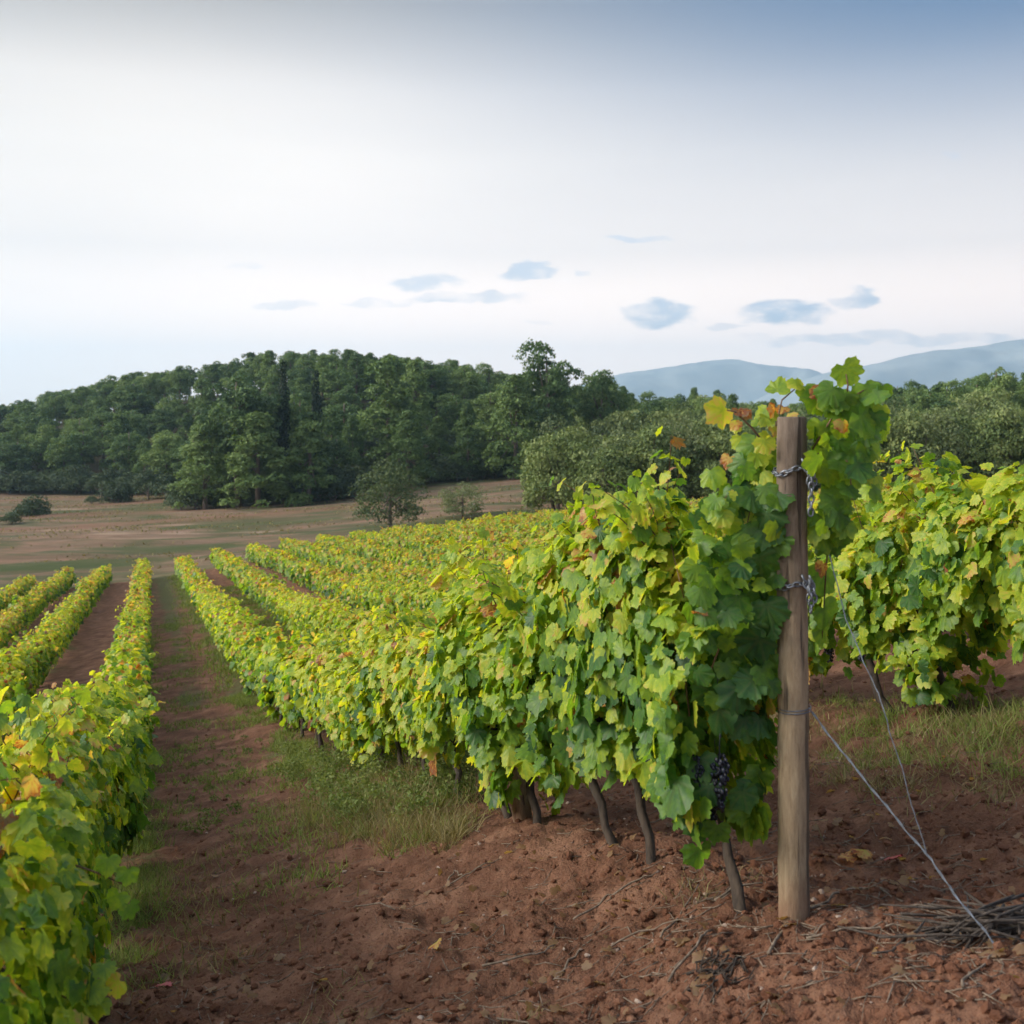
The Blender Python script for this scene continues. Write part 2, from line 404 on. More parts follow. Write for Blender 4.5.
def fn_soil(t, b):
    z = t.n('ShaderNodeAttribute', attribute_name='zone').outputs['Color']
    zs = t.n('ShaderNodeSeparateColor'); t.l(z, zs.inputs[0]); gr_, fd_, st_ = zs.outputs
    p = t.n('ShaderNodeNewGeometry').outputs['Position']
    flat = t.n('ShaderNodeVectorMath', operation='MULTIPLY'); t.l(p, flat.inputs[0]); flat.inputs[1].default_value = (1, 1, 0)
    p2 = flat.outputs[0]
    n1 = t.noise(p2, 2.6, 6, .65); n2 = t.noise(p2, 22, 5, .7); n3 = t.noise(p2, 90, 3, .7); n4 = t.noise(p2, .55, 4, .6)
    c = t.ramp(n1, [(.32, (.070,.030,.017)), (.5, (.180,.082,.050)), (.66, (.310,.162,.104))])
    c = t.mix(t.ss(n2, .42, .75), c, t.mix(.65, c, (.22,.115,.072)))
    c = t.mix(t.ss(n2, .45, .25), c, (.030,.013,.008))
    c = t.mix(t.ss(n3, .56, .74), c, (.27,.155,.10))
    c = t.mix(t.math('MULTIPLY', t.ss(n3, .42, .28), .8), c, (.035,.015,.009))
    vo = t.n('ShaderNodeTexVoronoi'); vo.inputs['Scale'].default_value = 16; t.l(p2, vo.inputs['Vector'])
    peb = t.math('MULTIPLY', t.ss(vo.outputs['Distance'], .22, .12), t.ss(t.noise(p2, 9, 2), .60, .68))
    c = t.mix(t.math('MULTIPLY', peb, .7), c, (.33,.25,.21))
    # low weeds between the clods
    gmask = t.math('MULTIPLY', t.ss(t.math('ADD', gr_, t.math('MULTIPLY', t.math('SUBTRACT', t.noise(p2, 3.5, 6, .7), .5), 1.3)), .34, .70), 1.0)
    gcol = t.ramp(n2, [(.3, (.055,.065,.028)), (.55, (.115,.125,.045)), (.75, (.20,.18,.085))])
    c = t.mix(t.math('MULTIPLY', gmask, .85), c, gcol)
    # ploughed and fallow field beyond the vines
    fs = t.noise(t.mapping(p2, (.018, .13, 1), (0, 0, R(-12))), 1.0, 6, .68)
    fs2 = t.noise(t.mapping(p2, (.02, .42, 1), (0, 0, R(-12))), 1.0, 5, .7)
    f1 = t.ramp(t.math('ADD', .5, t.math('MULTIPLY', t.math('SUBTRACT', t.math('ADD', t.math('MULTIPLY', fs, .45), t.math('MULTIPLY', fs2, .55)), .5), 1.7)), [(.38, (.075,.082,.036)), (.45, (.160,.118,.070)), (.50, (.240,.135,.092)), (.54, (.150,.112,.064)), (.58, (.225,.132,.090)), (.66, (.29,.205,.14))])
    f1 = t.mix(t.math('MULTIPLY', t.ss(t.noise(t.mapping(p2, (.5, 1.4, 1), (0, 0, R(-14))), .09, 5, .65), .46, .58), .85), f1, (.060,.078,.026))
    wv = t.n('ShaderNodeTexWave', wave_type='BANDS', bands_direction='Y'); wv.inputs['Scale'].default_value = .11; wv.inputs['Distortion'].default_value = 3.0; wv.inputs['Detail'].default_value = 4; wv.inputs['Detail Scale'].default_value = .6
    t.l(t.mapping(p2, (.25, 1, 1), (0, 0, R(-12))), wv.inputs['Vector'])
    f1 = t.mix(t.math('MULTIPLY', t.ss(wv.outputs['Fac'], .55, .95), .45), f1, (.115,.078,.048))
    f1 = t.mix(t.math('MULTIPLY', st_, .8), f1, (.22,.105,.066))
    f1 = t.mix(t.math('MULTIPLY', t.ss(t.noise(p2, .8, 5, .7), .55, .75), .35), f1, (.10,.10,.055))
    c = t.mix(fd_, c, f1)
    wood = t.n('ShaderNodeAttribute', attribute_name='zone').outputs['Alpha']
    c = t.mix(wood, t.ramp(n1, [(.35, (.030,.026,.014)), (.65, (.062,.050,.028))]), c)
    t.l(c, b.inputs['Base Color']); b.inputs['Roughness'].default_value = .95; b.inputs['Specular IOR Level'].default_value = .15
    h = t.math('ADD', t.math('MULTIPLY', n2, .6), t.math('ADD', t.math('MULTIPLY', n3, .35), t.math('MULTIPLY', peb, .5)))
    t.l(t.bump(h, 1.0, .06), b.inputs['Normal'])
M_SOIL = simple('red_soil', fn_soil)
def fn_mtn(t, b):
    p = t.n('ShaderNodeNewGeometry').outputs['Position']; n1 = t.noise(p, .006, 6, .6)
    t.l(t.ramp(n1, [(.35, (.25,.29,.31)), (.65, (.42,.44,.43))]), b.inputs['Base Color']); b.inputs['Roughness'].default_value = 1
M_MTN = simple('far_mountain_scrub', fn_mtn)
def fn_stone(t, b):
    rnd = t.n('ShaderNodeObjectInfo').outputs['Random']; p = t.n('ShaderNodeTexCoord').outputs['Object']
    n1 = t.noise(p, 35, 4); t.l(t.ramp(n1, [(.3, (.20,.115,.08)), (.7, (.42,.33,.27))]), b.inputs['Base Color']); b.inputs['Roughness'].default_value = .9
M_STONE = simple('field_stone', fn_stone)

# ------------------------------------------------------------------ ground sheet
rad = [0.5]
while rad[-1] < 7200:
    r_ = rad[-1]; rad.append(r_*(1+(.0062 if r_ < 9 else .0085 if r_ < 20 else .016 if r_ < 400 else .05)))
rad = np.array(rad)
ang = np.concatenate([np.arange(-180, -34, 4.0), np.arange(-34, 34, .17), np.arange(34, 180, 4.0)])
na, nr = len(ang), len(rad)
AA, RR_ = np.meshgrid(np.radians(ang), rad)
gx = RR_*np.sin(AA); gy = RR_*np.cos(AA)
gzz = ground(gx, gy) + relief(gx, gy)
u, v = xy2uv(gx, gy); k = (v-ROWV0)/ROWS; fr = (k-np.round(k))*ROWS; kr = np.round(k)
field = np.maximum.reduce([sstep(81.5, 83.5, u+.6*vnoise(gx*.5, gy*.5)), sstep(28, 32, -v), sstep(76, 80, v)])
gz_patch = fbm(gx*.35, gy*.35, 3, 11)
under = np.exp(-(np.abs(fr)/.55)**4)
alley = np.floor(k).astype(int)
grassy = .30*under*sstep(6.5, 11, u) + .2*np.exp(-((fr+.4)/.4)**2)*sstep(7.5, 10, u)*(kr == 0)
pathm = (alley == -1)
midw = np.exp(-((np.abs(fr)-ROWS/2)/.34)**2)
grassy = grassy + pathm*(midw*.5*sstep(9, 26, u) + .32*sstep(18, 60, u))
grassy = grassy + (kr == 1)*np.exp(-((fr+.3)/.75)**2)*.40*(1-sstep(11, 18, u))
grassy = grassy + (kr == -1)*np.exp(-((fr-.28)/.28)**2)*.42*sstep(4.6, 5.6, u)*(1-sstep(30, 50, u))
grassy = grassy + .22*gz_patch*sstep(8, 14, u)
grassy = grassy + .75*np.exp(-((u-82.5)/2.2)**2)
strip = sstep(.25, .6, np.sin((gy-.18*gx)/3.1+1.2*fbm(gx/60, gy/60, 2, 8)))*sstep(118, 128, gy)*(1-sstep(-22, -8, gx))
pxg = 512+FPX*gx/np.maximum(gy, 1.0)
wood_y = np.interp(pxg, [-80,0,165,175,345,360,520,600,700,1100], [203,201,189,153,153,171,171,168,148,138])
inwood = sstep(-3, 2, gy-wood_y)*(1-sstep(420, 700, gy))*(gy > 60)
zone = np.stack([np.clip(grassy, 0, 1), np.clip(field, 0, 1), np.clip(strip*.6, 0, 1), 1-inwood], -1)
Vg = np.stack([gx, gy, gzz], -1).reshape(-1, 3)
i, j = np.meshgrid(np.arange(nr-1), np.arange(na), indexing='ij'); j2 = (j+1) % na
Q = np.stack([i*na+j, (i+1)*na+j, (i+1)*na+j2, i*na+j2], -1).reshape(-1, 4)[:, ::-1]
Vg = np.concatenate([Vg, [[0, 0, gz(0, 0)]]])
T = np.stack([np.full(na, nr*na), np.arange(na), (np.arange(na)+1) % na], -1)[:, ::-1]
zn = np.concatenate([zone.reshape(-1, 4), [[0, 0, 0, 1]]])
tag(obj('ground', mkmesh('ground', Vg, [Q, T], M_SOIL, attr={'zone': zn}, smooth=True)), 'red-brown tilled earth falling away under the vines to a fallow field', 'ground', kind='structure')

# mountains: two long ridges, real depth
def mountain(name, prof, y0, depth, label, seed):
    xs = np.linspace(prof[0][0], prof[-1][0], 170); hs = np.interp(xs, [p[0] for p in prof], [p[1] for p in prof])
    ker = np.ones(5)/5; hs = np.convolve(np.pad(hs, 2, mode='edge'), ker, 'valid')
    ts = np.linspace(-1, 1, 41); XX, TT = np.meshgrid(xs, ts)
    sh = (1-np.abs(TT)**1.6)
    HH = hs[None, :]*sh*(1+.22*fbm(XX/480, TT*3+seed, 4, seed)*np.minimum(1, 2.2*np.abs(TT))) + 4*fbm(XX/110, TT*8, 3, seed+1)
    YY = y0 + TT*depth + 60*fbm(XX/300, TT, 2, seed+2)
    V = np.stack([XX, YY, HH-22], -1).reshape(-1, 3); n_ = len(xs)
    i, j = np.meshgrid(np.arange(40), np.arange(n_-1), indexing='ij')
    Q = np.stack([i*n_+j, i*n_+j+1, (i+1)*n_+j+1, (i+1)*n_+j], -1).reshape(-1, 4)
    tag(obj(name, mkmesh(name, V, Q, M_MTN, smooth=True)), label, 'mountain', kind='structure')
def prof(pts, y): return [((px-512)/FPX*y, EYE+(HY-py)/FPX*y+22) for px, py in pts]
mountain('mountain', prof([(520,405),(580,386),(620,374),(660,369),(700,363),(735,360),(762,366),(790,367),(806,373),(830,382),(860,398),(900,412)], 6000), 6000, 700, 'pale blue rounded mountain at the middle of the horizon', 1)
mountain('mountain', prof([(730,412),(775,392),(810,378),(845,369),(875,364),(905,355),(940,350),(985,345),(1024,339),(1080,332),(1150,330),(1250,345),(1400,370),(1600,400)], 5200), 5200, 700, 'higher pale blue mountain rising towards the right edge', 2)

# ------------------------------------------------------------------ leaves
def leaf_template(kind):
    if kind == 'lo':
        V = np.array([[0,-.12,0],[.52,.35,-.10],[0,1.0,-.16],[-.52,.35,-.10]], float); return V, np.array([[0,1,2],[0,2,3]])
    if kind == 'mid':
        prof_ = [(0,.98),(30,.76),(54,.92),(80,.74),(112,.80),(150,.55)]
    else:
        prof_ = [(0,1.0),(7,.92),(14,.90),(22,.83),(30,.76),(38,.82),(45,.91),(53,.95),(61,.90),(70,.85),(80,.75),(92,.80),(104,.84),(116,.80),(128,.74),(142,.68),(157,.58),(169,.34)]
    pts = [(a, r) for a, r in prof_] + [(-a, r) for a, r in prof_[:0:-1]]
    V = [[0, 0, 0]]
    for n_, (a, r) in enumerate(pts):
        jag = .93 if (kind == 'hi' and n_ % 2) else 1.0
        x = math.sin(R(a))*r*jag*.72/.93; y = math.cos(R(a))*r*jag*.72+.12
        V.append([x, y, 0])
    V = np.array(V); rr = np.hypot(V[:, 0], V[:, 1])
    V[:, 2] = -.16*np.abs(V[:, 0])**1.3 - .20*rr**2
    if kind == 'hi':                                        # dip between the lobes, like a pleated blade
        aa = np.abs(np.degrees(np.arctan2(V[:, 0], V[:, 1]-.12)))
        V[1:, 2] += .018*np.cos(aa[1:]/52*2*math.pi)*rr[1:]
    m_ = len(pts); T = np.array([[0, 1+(i_+1) % m_, 1+i_] for i_ in range(m_)])
    mid_gap = [t_ for t_ in T]
    return V, np.array(mid_gap)
TM = {k_: leaf_template(k_) for k_ in ('hi', 'mid', 'lo')}

def scatter_leaves(rng, pos, nrm, size, tint, kind, droop=.75):
    """one leaf per point; returns arrays"""
    TV, TT = TM[kind]; n_ = len(pos)
    nrm = nrm/(np.linalg.norm(nrm, axis=1)[:, None]+1e-9)
    tip = np.array([0, 0, -1.0]) + rng.normal(0, droop, (n_, 3))
    tip -= nrm*np.sum(tip*nrm, 1)[:, None]; tip /= np.linalg.norm(tip, axis=1)[:, None]+1e-9
    xa = np.cross(tip, nrm)
    B = np.stack([xa, tip, nrm], -1)*size[:, None, None]
    tv = np.repeat(TV[None], n_, 0).copy()
    tv[:, :, 2] *= rng.uniform(-.2, 1.9, n_)[:, None]
    if kind == 'hi': tv[:, 1:, 2] += rng.normal(0, .035, (n_, len(TV)-1)); tv[:, 1:, :2] *= 1+rng.normal(0, .045, (n_, len(TV)-1, 1))
    tv[:, :, 2] += (tv[:, :, 1]**2)*rng.normal(0, .18, n_)[:, None] + tv[:, :, 0]*tv[:, :, 1]*rng.normal(0, .34, n_)[:, None]
    V = np.einsum('nij,nkj->nki', B, tv) + pos[:, None, :]
    F = (TT[None] + (np.arange(n_)*len(TV))[:, None, None]).reshape(-1, 3)
    return V.reshape(-1, 3), F, np.repeat(tint, len(TV)), np.tile(TV[:, :2], (n_, 1))

def lumps(rng, m=4, f=5.0):
    k_ = rng.normal(0, f, (m, 2)); ph = rng.uniform(0, 6.28, m)
    return lambda a, b: np.sin(a[:, None]*k_[:, 0]+b[:, None]*k_[:, 1]+ph).mean(1)*1.4

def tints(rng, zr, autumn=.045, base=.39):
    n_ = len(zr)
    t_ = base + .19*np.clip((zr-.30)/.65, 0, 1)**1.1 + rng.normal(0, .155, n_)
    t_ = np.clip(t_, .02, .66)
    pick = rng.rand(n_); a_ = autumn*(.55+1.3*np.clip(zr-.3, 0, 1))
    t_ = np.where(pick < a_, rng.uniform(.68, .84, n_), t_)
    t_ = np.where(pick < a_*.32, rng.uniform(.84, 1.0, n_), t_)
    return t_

def hedge_points(rng, N, L=1.0, zt=1.20, zb=.34, wd=.30, inner=.35):
    f1, f2, f3 = lumps(rng, 4, 5), lumps(rng, 4, 6), lumps(rng, 5, 6)
    uu = rng.uniform(-L/2-.08, L/2+.08, N)
    o = np.zeros(N)
    top = zt + .20*f1(uu, o); bot = zb + .20*f2(uu, o)
    zr = rng.beta(1.15, 1.0, N); z = bot+(top-bot)*zr
    s = np.where(rng.rand(N) < .5, -1, 1)
    pr = wd*np.sqrt(np.clip(1-((zr-.52)/.60)**2, .06, 1))*(1+.30*f3(uu, z+s*3))
    vv = s*pr*(inner+(1-inner)*np.sqrt(rng.rand(N)))
    nz = .28+1.1*np.clip(zr-.62, 0, 1)/.38
    nr_ = np.stack([rng.normal(0, .50, N), s*(1.0-.55*np.clip(zr-.7, 0, 1)/.3)+rng.normal(0, .32, N), nz+.12+rng.normal(0, .38, N)], -1)
    return np.stack([uu, vv, z], -1), nr_, zr

def shoots(rng, count, zt, mb=None, L=1.0, hgt=(.18, .42), lean=.5):
    P, Nn, Sz = [], [], []
    for _ in range(count):
        b_ = np.array([rng.uniform(-L/2, L/2), rng.uniform(-.18, .18), zt-.18])
        dr = np.array([rng.normal(0, lean), rng.normal(0, lean), 1.0]); dr /= np.linalg.norm(dr)
        h_ = rng.uniform(*hgt)+.18; m_ = int(h_/.036)
        sag = rng.uniform(.1, .9)*np.array([rng.normal(0, 1), rng.normal(0, 1), -1])*.35
        pts = [b_ + dr*h_*t_ + sag*h_*t_**2.2 for t_ in np.linspace(0, 1, 7)]
        if mb is not None: m1 = MB(); m1.tube(pts, np.linspace(.0034, .0014, 7), 5); mb.append(('shoot', m1))
        for q in range(m_):
            t_ = (q+1)/m_; p_ = b_ + dr*h_*t_ + sag*h_*t_**2.2
            off = rng.normal(0, 1, 3); off[2] = abs(off[2])*.3; off /= np.linalg.norm(off)
            P.append(p_+off*.05); Nn.append(off+np.array([0, 0, .7])+rng.normal(0, .3, 3)); Sz.append(rng.uniform(.055, .095)*(1.12-.45*t_))
    return np.array(P).reshape(-1, 3), np.array(Nn).reshape(-1, 3), np.array(Sz)

def icos(r=1.0):
    import bmesh
    bm = bmesh.new(); bmesh.ops.create_icosphere(bm, subdivisions=1, radius=r)
    V = np.array([v_.co[:] for v_ in bm.verts]); T = np.array([[q.index for q in f_.verts] for f_ in bm.faces]); bm.free(); return V, T
IV, IT = icos()

def bunch_mesh(seed):
    rng = np.random.RandomState(seed); mb = MB()
    for q in range(125):
        t_ = rng.rand()**.8; rr = (.034*(1-.72*t_)+.003)*rng.rand()**.4; a_ = rng.uniform(0, 6.28)
        c_ = np.array([rr*math.cos(a_), rr*math.sin(a_), -.015-.14*t_]) + rng.normal(0, .003, 3)
        mb.add(IV*rng.uniform(.0075, .0098)+c_, IT)
    mb.tube([(0, 0, .05), (.003, 0, .02), (0, 0, -.05)], .0022, 5)
    me = mb.mesh('grape_bunch', M_GRAPE); me.materials.append(M_CANE)
    return me
BUNCH = [bunch_mesh(s_) for s_ in (1, 2, 3)]

def trunk_mesh(rng, head=.55, lean=.22, side=.05, thick=.026, seg=9, arms=True):
    mb = MB(); n_ = 9 if seg > 6 else 6; t_ = np.linspace(0, 1, n_)
    P = np.stack([lean*t_**1.15+rng.normal(0, .010, n_), side*t_+rng.normal(0, .010, n_), -.06+(head+.06)*t_], -1)
    rr = thick*(1.35-.55*t_+.22*np.sin(t_*9+rng.uniform(0, 6))); rr[-1] *= 1.35; rr[0] *= 1.2
    mb.tube(P, rr, seg, rng=rng, rough=.10)
    if arms:
        for s_ in (-1, 1):
            Q_ = [P[-1]+np.array([0, 0, -.015])]
            for q in range(1, 5): Q_.append(P[-1]+np.array([s_*.105*q-(lean*.3 if s_ > 0 else -.02), rng.normal(0, .012), .03+rng.normal(0, .012)]))
            mb.tube(Q_, np.linspace(thick*.75, thick*.42, 5), max(5, seg-2), rng=rng, rough=.12)
    return mb.mesh('trunk', M_VBARK)

def canes_mesh(rng, head=.55, lean=.2, zt=1.3, mb=None, cnt=6):
    mb = []
    for _ in range(cnt):
        x0 = rng.uniform(-.42, .42); y1 = float(np.clip(rng.normal(0, .10), -.15, .15)); h_ = rng.uniform(.35, .60)
        P = [(x0+rng.normal(0, .02), 0, head+.02), (x0+.04, y1*.3, head+h_*.35), (x0+rng.normal(0, .06), y1*.8, head+h_*.7), (x0+rng.normal(0, .1), y1*1.3, head+h_)]
        m1 = MB(); m1.tube(P, [.0058, .005, .0042, .003], 6); mb.append(('cane', m1))
    return mb

HEAD = math.atan2(DU[1], DU[0])
def make_vine(seed, lod):
    rng = np.random.RandomState(seed)
    root = empty('grapevine', (0, 0, -50), HEAD)
    zt = rng.uniform(1.08, 1.20)
    tall = lod == 'tall'
    if tall: lod = 'hi'; zt = rng.uniform(1.14, 1.30)
    if lod == 'hi': N, sz, thick, seg = (980 if tall else 860), .0735, .021, 9
    elif lod == 'mid': N, sz, thick, seg = 640, .092, .026, 7
    else: N, sz, thick, seg = 330, .120, .028, 5
    lean = rng.uniform(.42, .62) if lod == 'hi' else rng.uniform(.25, .45)
    obj('trunk', trunk_mesh(rng, .55, lean, rng.normal(0, .04), thick, seg, lod != 'lo'), root)
    P, Nn, zr = hedge_points(rng, N, 1.0, zt, .50 if tall else .36, .31, .30)
    S = sz*np.exp(rng.normal(0, .27, N))*(1.05-.22*zr)
    mb = canes_mesh(rng, zt=zt) if lod == 'hi' else None
    Ps, Ns, Ss = shoots(rng, {'hi': 11, 'mid': 10, 'lo': 7}[lod], zt, mb, 1.0, (.06, .34) if lod == 'hi' else (.06, .36))
    Ps = Ps if len(Ps) else np.zeros((0, 3))
    au = {'hi': .05 if tall else .08, 'mid': .10, 'lo': .14}[lod]
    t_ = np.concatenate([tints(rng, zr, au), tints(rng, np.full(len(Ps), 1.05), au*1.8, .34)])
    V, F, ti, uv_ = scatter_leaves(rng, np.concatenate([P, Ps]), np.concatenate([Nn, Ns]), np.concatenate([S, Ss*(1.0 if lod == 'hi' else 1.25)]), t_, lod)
    for nm, m1 in (mb or []): obj(nm, m1.mesh(nm, M_CANE), root)
    obj('foliage', mkmesh('foliage', V, F, M_LEAF if lod == 'hi' else M_LEAF_FAR, attr={'tint': ti}, uv=uv_ if lod == 'hi' else None, smooth=lod == 'hi'), root)
    if lod == 'hi':
        for q in range(rng.randint(1, 4)):
            b_ = obj('grape_bunch', BUNCH[q % 3], root, (rng.uniform(-.4, .4), rng.choice([-1, 1])*rng.uniform(.02, .13), rng.uniform(.46, .64)))
            b_.rotation_euler = (0, 0, rng.uniform(0, 6))
    return root
PROTO = {'hi': [make_vine(100+q, 'hi') for q in range(9)], 'tall': [make_vine(150+q, 'tall') for q in range(6)], 'mid': [make_vine(200+q, 'mid') for q in range(7)], 'lo': [make_vine(300+q, 'lo') for q in range(6)]}

# ------------------------------------------------------------------ rows of vines
RX = np.random.RandomState(5)
rows = {}
START = {-1: 3.0, 0: 3.55, 1: 3.4}
spots = []
for kq in range(-9, 34):
    v_ = ROWV0 + ROWS*kq
    u_ = START.get(kq, 4.0 if kq > 0 else 2.0)
    first = [3.43, 4.25, 4.66, 5.62, 6.36] if kq == 0 else ([3.5, 4.4, 5.36, 5.94, 6.88] if kq == 1 else None)
    us = list(first) if first else [u_]
    while us[-1] < 80.6: us.append(us[-1] + .93 + RX.normal(0, .04))
    for uq in us:
        vq = v_ + (RX.normal(0, .03) if uq > 3.5 or kq else -.06)
        x_, y_ = uv2xy(uq, vq); z_ = gz(x_, y_)
        if y_ < .8: continue
        px = 512+FPX*x_/y_; py = HY+FPX*(EYE-(z_+1.25))/y_
        if (px < -160 and y_ > 9) or px < -420 or px > 1190: continue
        # behind how many nearer rows?
        hid = 0
        for k2 in range(min(kq, 0), max(kq, 0)+1):
            v2 = ROWV0+ROWS*k2
            if k2 == kq or (v2 > 0) != (v_ > 0) or abs(v2) > abs(v_): continue
            t_ = v2/v_; u2 = uq*t_
            if u2 < START.get(k2, 4.0) or u2 > 81: continue
            xx, yy = uv2xy(u2, v2)
            if EYE+(z_+1.32-EYE)*t_ < gz(xx, yy)+1.18: hid += 1
        spots.append((y_, kq, uq, vq, x_, y_, z_, px, py, hid))
vis = sorted([s_ for s_ in spots if s_[9] == 0 and (-45 < s_[7] < 1069 or (s_[0] < 9 and -420 < s_[7] < 1190))])
indiv = vis[:292]; iset = {(s_[1], s_[2]) for s_ in indiv}

ROWNAME = {0: 'the row that starts at the chained post', -1: 'the row along the left edge of the dirt path', 1: 'the row right of the chained post',
           -2: 'the second row left of the dirt path', -3: 'the third row left of the dirt path', -4: 'the fourth row left of the dirt path', -5: 'the fifth row left of the dirt path',
           2: 'the second row behind the chained post', 3: 'the third row behind the chained post', 4: 'the fourth row behind the chained post', 5: 'the fifth row behind the chained post'}
counter = {}; nth0 = {}
used = set()
for s_ in indiv:
    y_, kq, uq, vq, x_, _, z_, px, py, _ = s_
    lod = 'hi' if y_ < 13 else ('mid' if y_ < 30 else 'lo')
    if kq == 0 and uq < 6: lod = 'tall'
    pr_ = PROTO[lod]; pick = pr_[RX.randint(len(pr_))]
    if id(pick) not in used: used.add(id(pick)); o = pick
    else: o = copy_tree(pick)
    o.location = (x_, y_, z_-.02)
    o.rotation_euler = (0, 0, HEAD+RX.normal(0, .06))
    q_ = RX.uniform(.94, 1.06); o.scale = (q_, q_*RX.choice([-1, 1]), q_*RX.uniform(.94, 1.06))
    hs = np.interp(uq, [3.43, 4.25, 4.8, 5.6, 6.6, 8.6, 12], [1.22, 1.34, 1.30, 1.24, 1.10, 1.03, 1.0]) if kq == 0 else (np.interp(uq, [4.4, 5.4, 6, 7, 14], [1.20, 1.12, 1.03, 1.0, 1.0]) if kq == 1 else (np.interp(uq, [4, 8, 14], [1.0, 1.05, 1.0]) if kq == -1 else 1.0))
    if lod == 'tall': hs = float(np.interp(uq, [3.43, 4.25, 4.7, 5.62], [1.0, 1.06, 1.10, 1.04]))
    o.scale[2] *= hs
    cs = {0: float(np.interp(uq, [3.3, 4.3, 6, 9, 20], [-.03, .04, .11, .12, .06])), 1: .09, -1: .03}.get(kq, .05)
    for c_ in o.children:
        if c_.name.startswith('foliage'):
            c_.color = (.5+cs+RX.normal(0, .02), .5, .5, 1)
    if kq == -1 and uq < 7: o.scale[1] *= .78; o.location.x -= .07*RV[0]*np.interp(uq, [5, 7], [1, 0]); o.location.y -= .07*RV[1]*np.interp(uq, [5, 7], [1, 0])
    if kq == 0 and nth0.get(kq, 0) == 0:
        for c_ in o.children:
            if not c_.name.startswith('trunk'): c_.location.x += .44; c_.location.y += .24
        o.scale[1] = .62
    elif kq == 0 and uq < 5:
        o.scale[1] *= .85
        for c_ in o.children:
            if not c_.name.startswith('trunk'): c_.location.y += .06*(1 if o.scale[1] > 0 else -1)
    nth0[kq] = 1
    nth = counter.get(kq, 0); counter[kq] = nth+1
    rn = ROWNAME.get(kq, 'the rows far behind the chained post')
    ORD = ['first', 'second', 'third', 'fourth', 'fifth', 'sixth', 'seventh', 'eighth']
    if kq in (-1, 0, 1) and nth < 8:
        if kq == 0 and nth == 0: lb = 'leafy grapevine pressed against the chained wooden post, dark grapes hanging low'
        else: lb = f'green and yellow grapevine, {ORD[nth]} from the camera in ' + rn.replace('that starts at', 'of')
    elif kq in (-1, 0, 1):
        lb = 'yellowing grapevine further down ' + rn.replace('that starts at', 'of')
    else: lb = 'grapevine with yellow-green leaves in ' + rn
    tag(o, ' '.join(lb.split()[:16]), 'grapevine', 'grapevines in ' + rn)
for L_ in PROTO.values():
    for o in L_:
        if id(o) not in used:
            for c_ in list(o.children): D.objects.remove(c_)
            D.objects.remove(o)

# the rest of the vineyard, past the three hundred nearest: one mass
rng = np.random.RandomState(77)
rest = [s_ for s_ in spots if (s_[1], s_[2]) not in iset and s_[0] > 9]
Vs, Fs, Ts, off = [], [], [], 0
pool = []
for q in range(10):
    for (N, sz) in ((250, .135), (150, .175)):
        P, Nn, zr = hedge_points(rng, N, 1.0, 1.10, .26, .30)
        Ps, Ns, Ss = shoots(rng, 6, 1.08, None, 1.0, (.05,.32))
        S = np.concatenate([sz*np.exp(rng.normal(0, .22, N)), Ss*1.5])
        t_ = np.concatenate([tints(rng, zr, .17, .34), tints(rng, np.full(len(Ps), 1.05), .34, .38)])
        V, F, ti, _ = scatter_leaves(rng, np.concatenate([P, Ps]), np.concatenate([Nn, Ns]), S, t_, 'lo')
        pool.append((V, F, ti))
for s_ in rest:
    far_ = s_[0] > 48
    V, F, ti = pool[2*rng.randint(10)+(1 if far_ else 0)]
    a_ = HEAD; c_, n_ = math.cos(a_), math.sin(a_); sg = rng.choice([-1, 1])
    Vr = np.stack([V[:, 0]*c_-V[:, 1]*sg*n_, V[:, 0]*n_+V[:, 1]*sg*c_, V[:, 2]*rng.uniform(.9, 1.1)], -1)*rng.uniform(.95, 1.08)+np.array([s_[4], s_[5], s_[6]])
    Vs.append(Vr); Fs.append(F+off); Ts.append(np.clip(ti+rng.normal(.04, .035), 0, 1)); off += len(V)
tag(obj('distant_vines', mkmesh('distant_vines', np.concatenate(Vs), np.concatenate(Fs), M_LEAF_FAR, attr={'tint': np.concatenate(Ts)})),
    'mass of yellow-green vine rows filling the far slope', 'vines', kind='stuff')

# ------------------------------------------------------------------ the chained end post, its chains and wires
pxp, pyp = uv2xy(3.24, ROWV0); PZ = gr(pxp, pyp)
def post(name, base, top, r0, r1, seg=28, seed=3):
    rng = np.random.RandomState(seed); mb = MB(); n_ = 26; t_ = np.linspace(0, 1, n_)
    b = np.array([0, 0, -.25]); tp = np.array(top)-np.array(base)
    P = b + (tp-b)*t_[:, None]; P[1:-1, :2] += rng.normal(0, .0012, (n_-2, 2))
    rr = r0+(r1-r0)*t_; rr[-1] *= .965
    P = np.concatenate([P, P[-1:]+np.array([0, 0, .004])]); rr = np.append(rr, r1*.86)
    mb.tube(P, rr*(1+np.random.RandomState(seed).normal(0, .010, len(rr))), seg, rng=rng, rough=.022)
    o = obj(name, mb.mesh(name, M_POST), None, base); return o
ptop = np.array([pxp-.008, pyp, EYE-(418-HY)/FPX*pyp+.0])
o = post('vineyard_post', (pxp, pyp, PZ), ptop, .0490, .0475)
tag(o, 'tall weathered round wooden end post wrapped with two chains', 'post', 'wooden trellis posts')
# second post leaning downhill
bx, by = uv2xy(5.95, ROWV0); bz = gr(bx, by); tx_, ty_ = uv2xy(6.28, ROWV0-.10)
o = post('vineyard_post', (bx, by, bz), (tx_, ty_, bz+1.28), .056, .043, 20, 5)
tag(o, 'shorter pale wooden post leaning downhill among the vine leaves', 'post', 'wooden trellis posts')

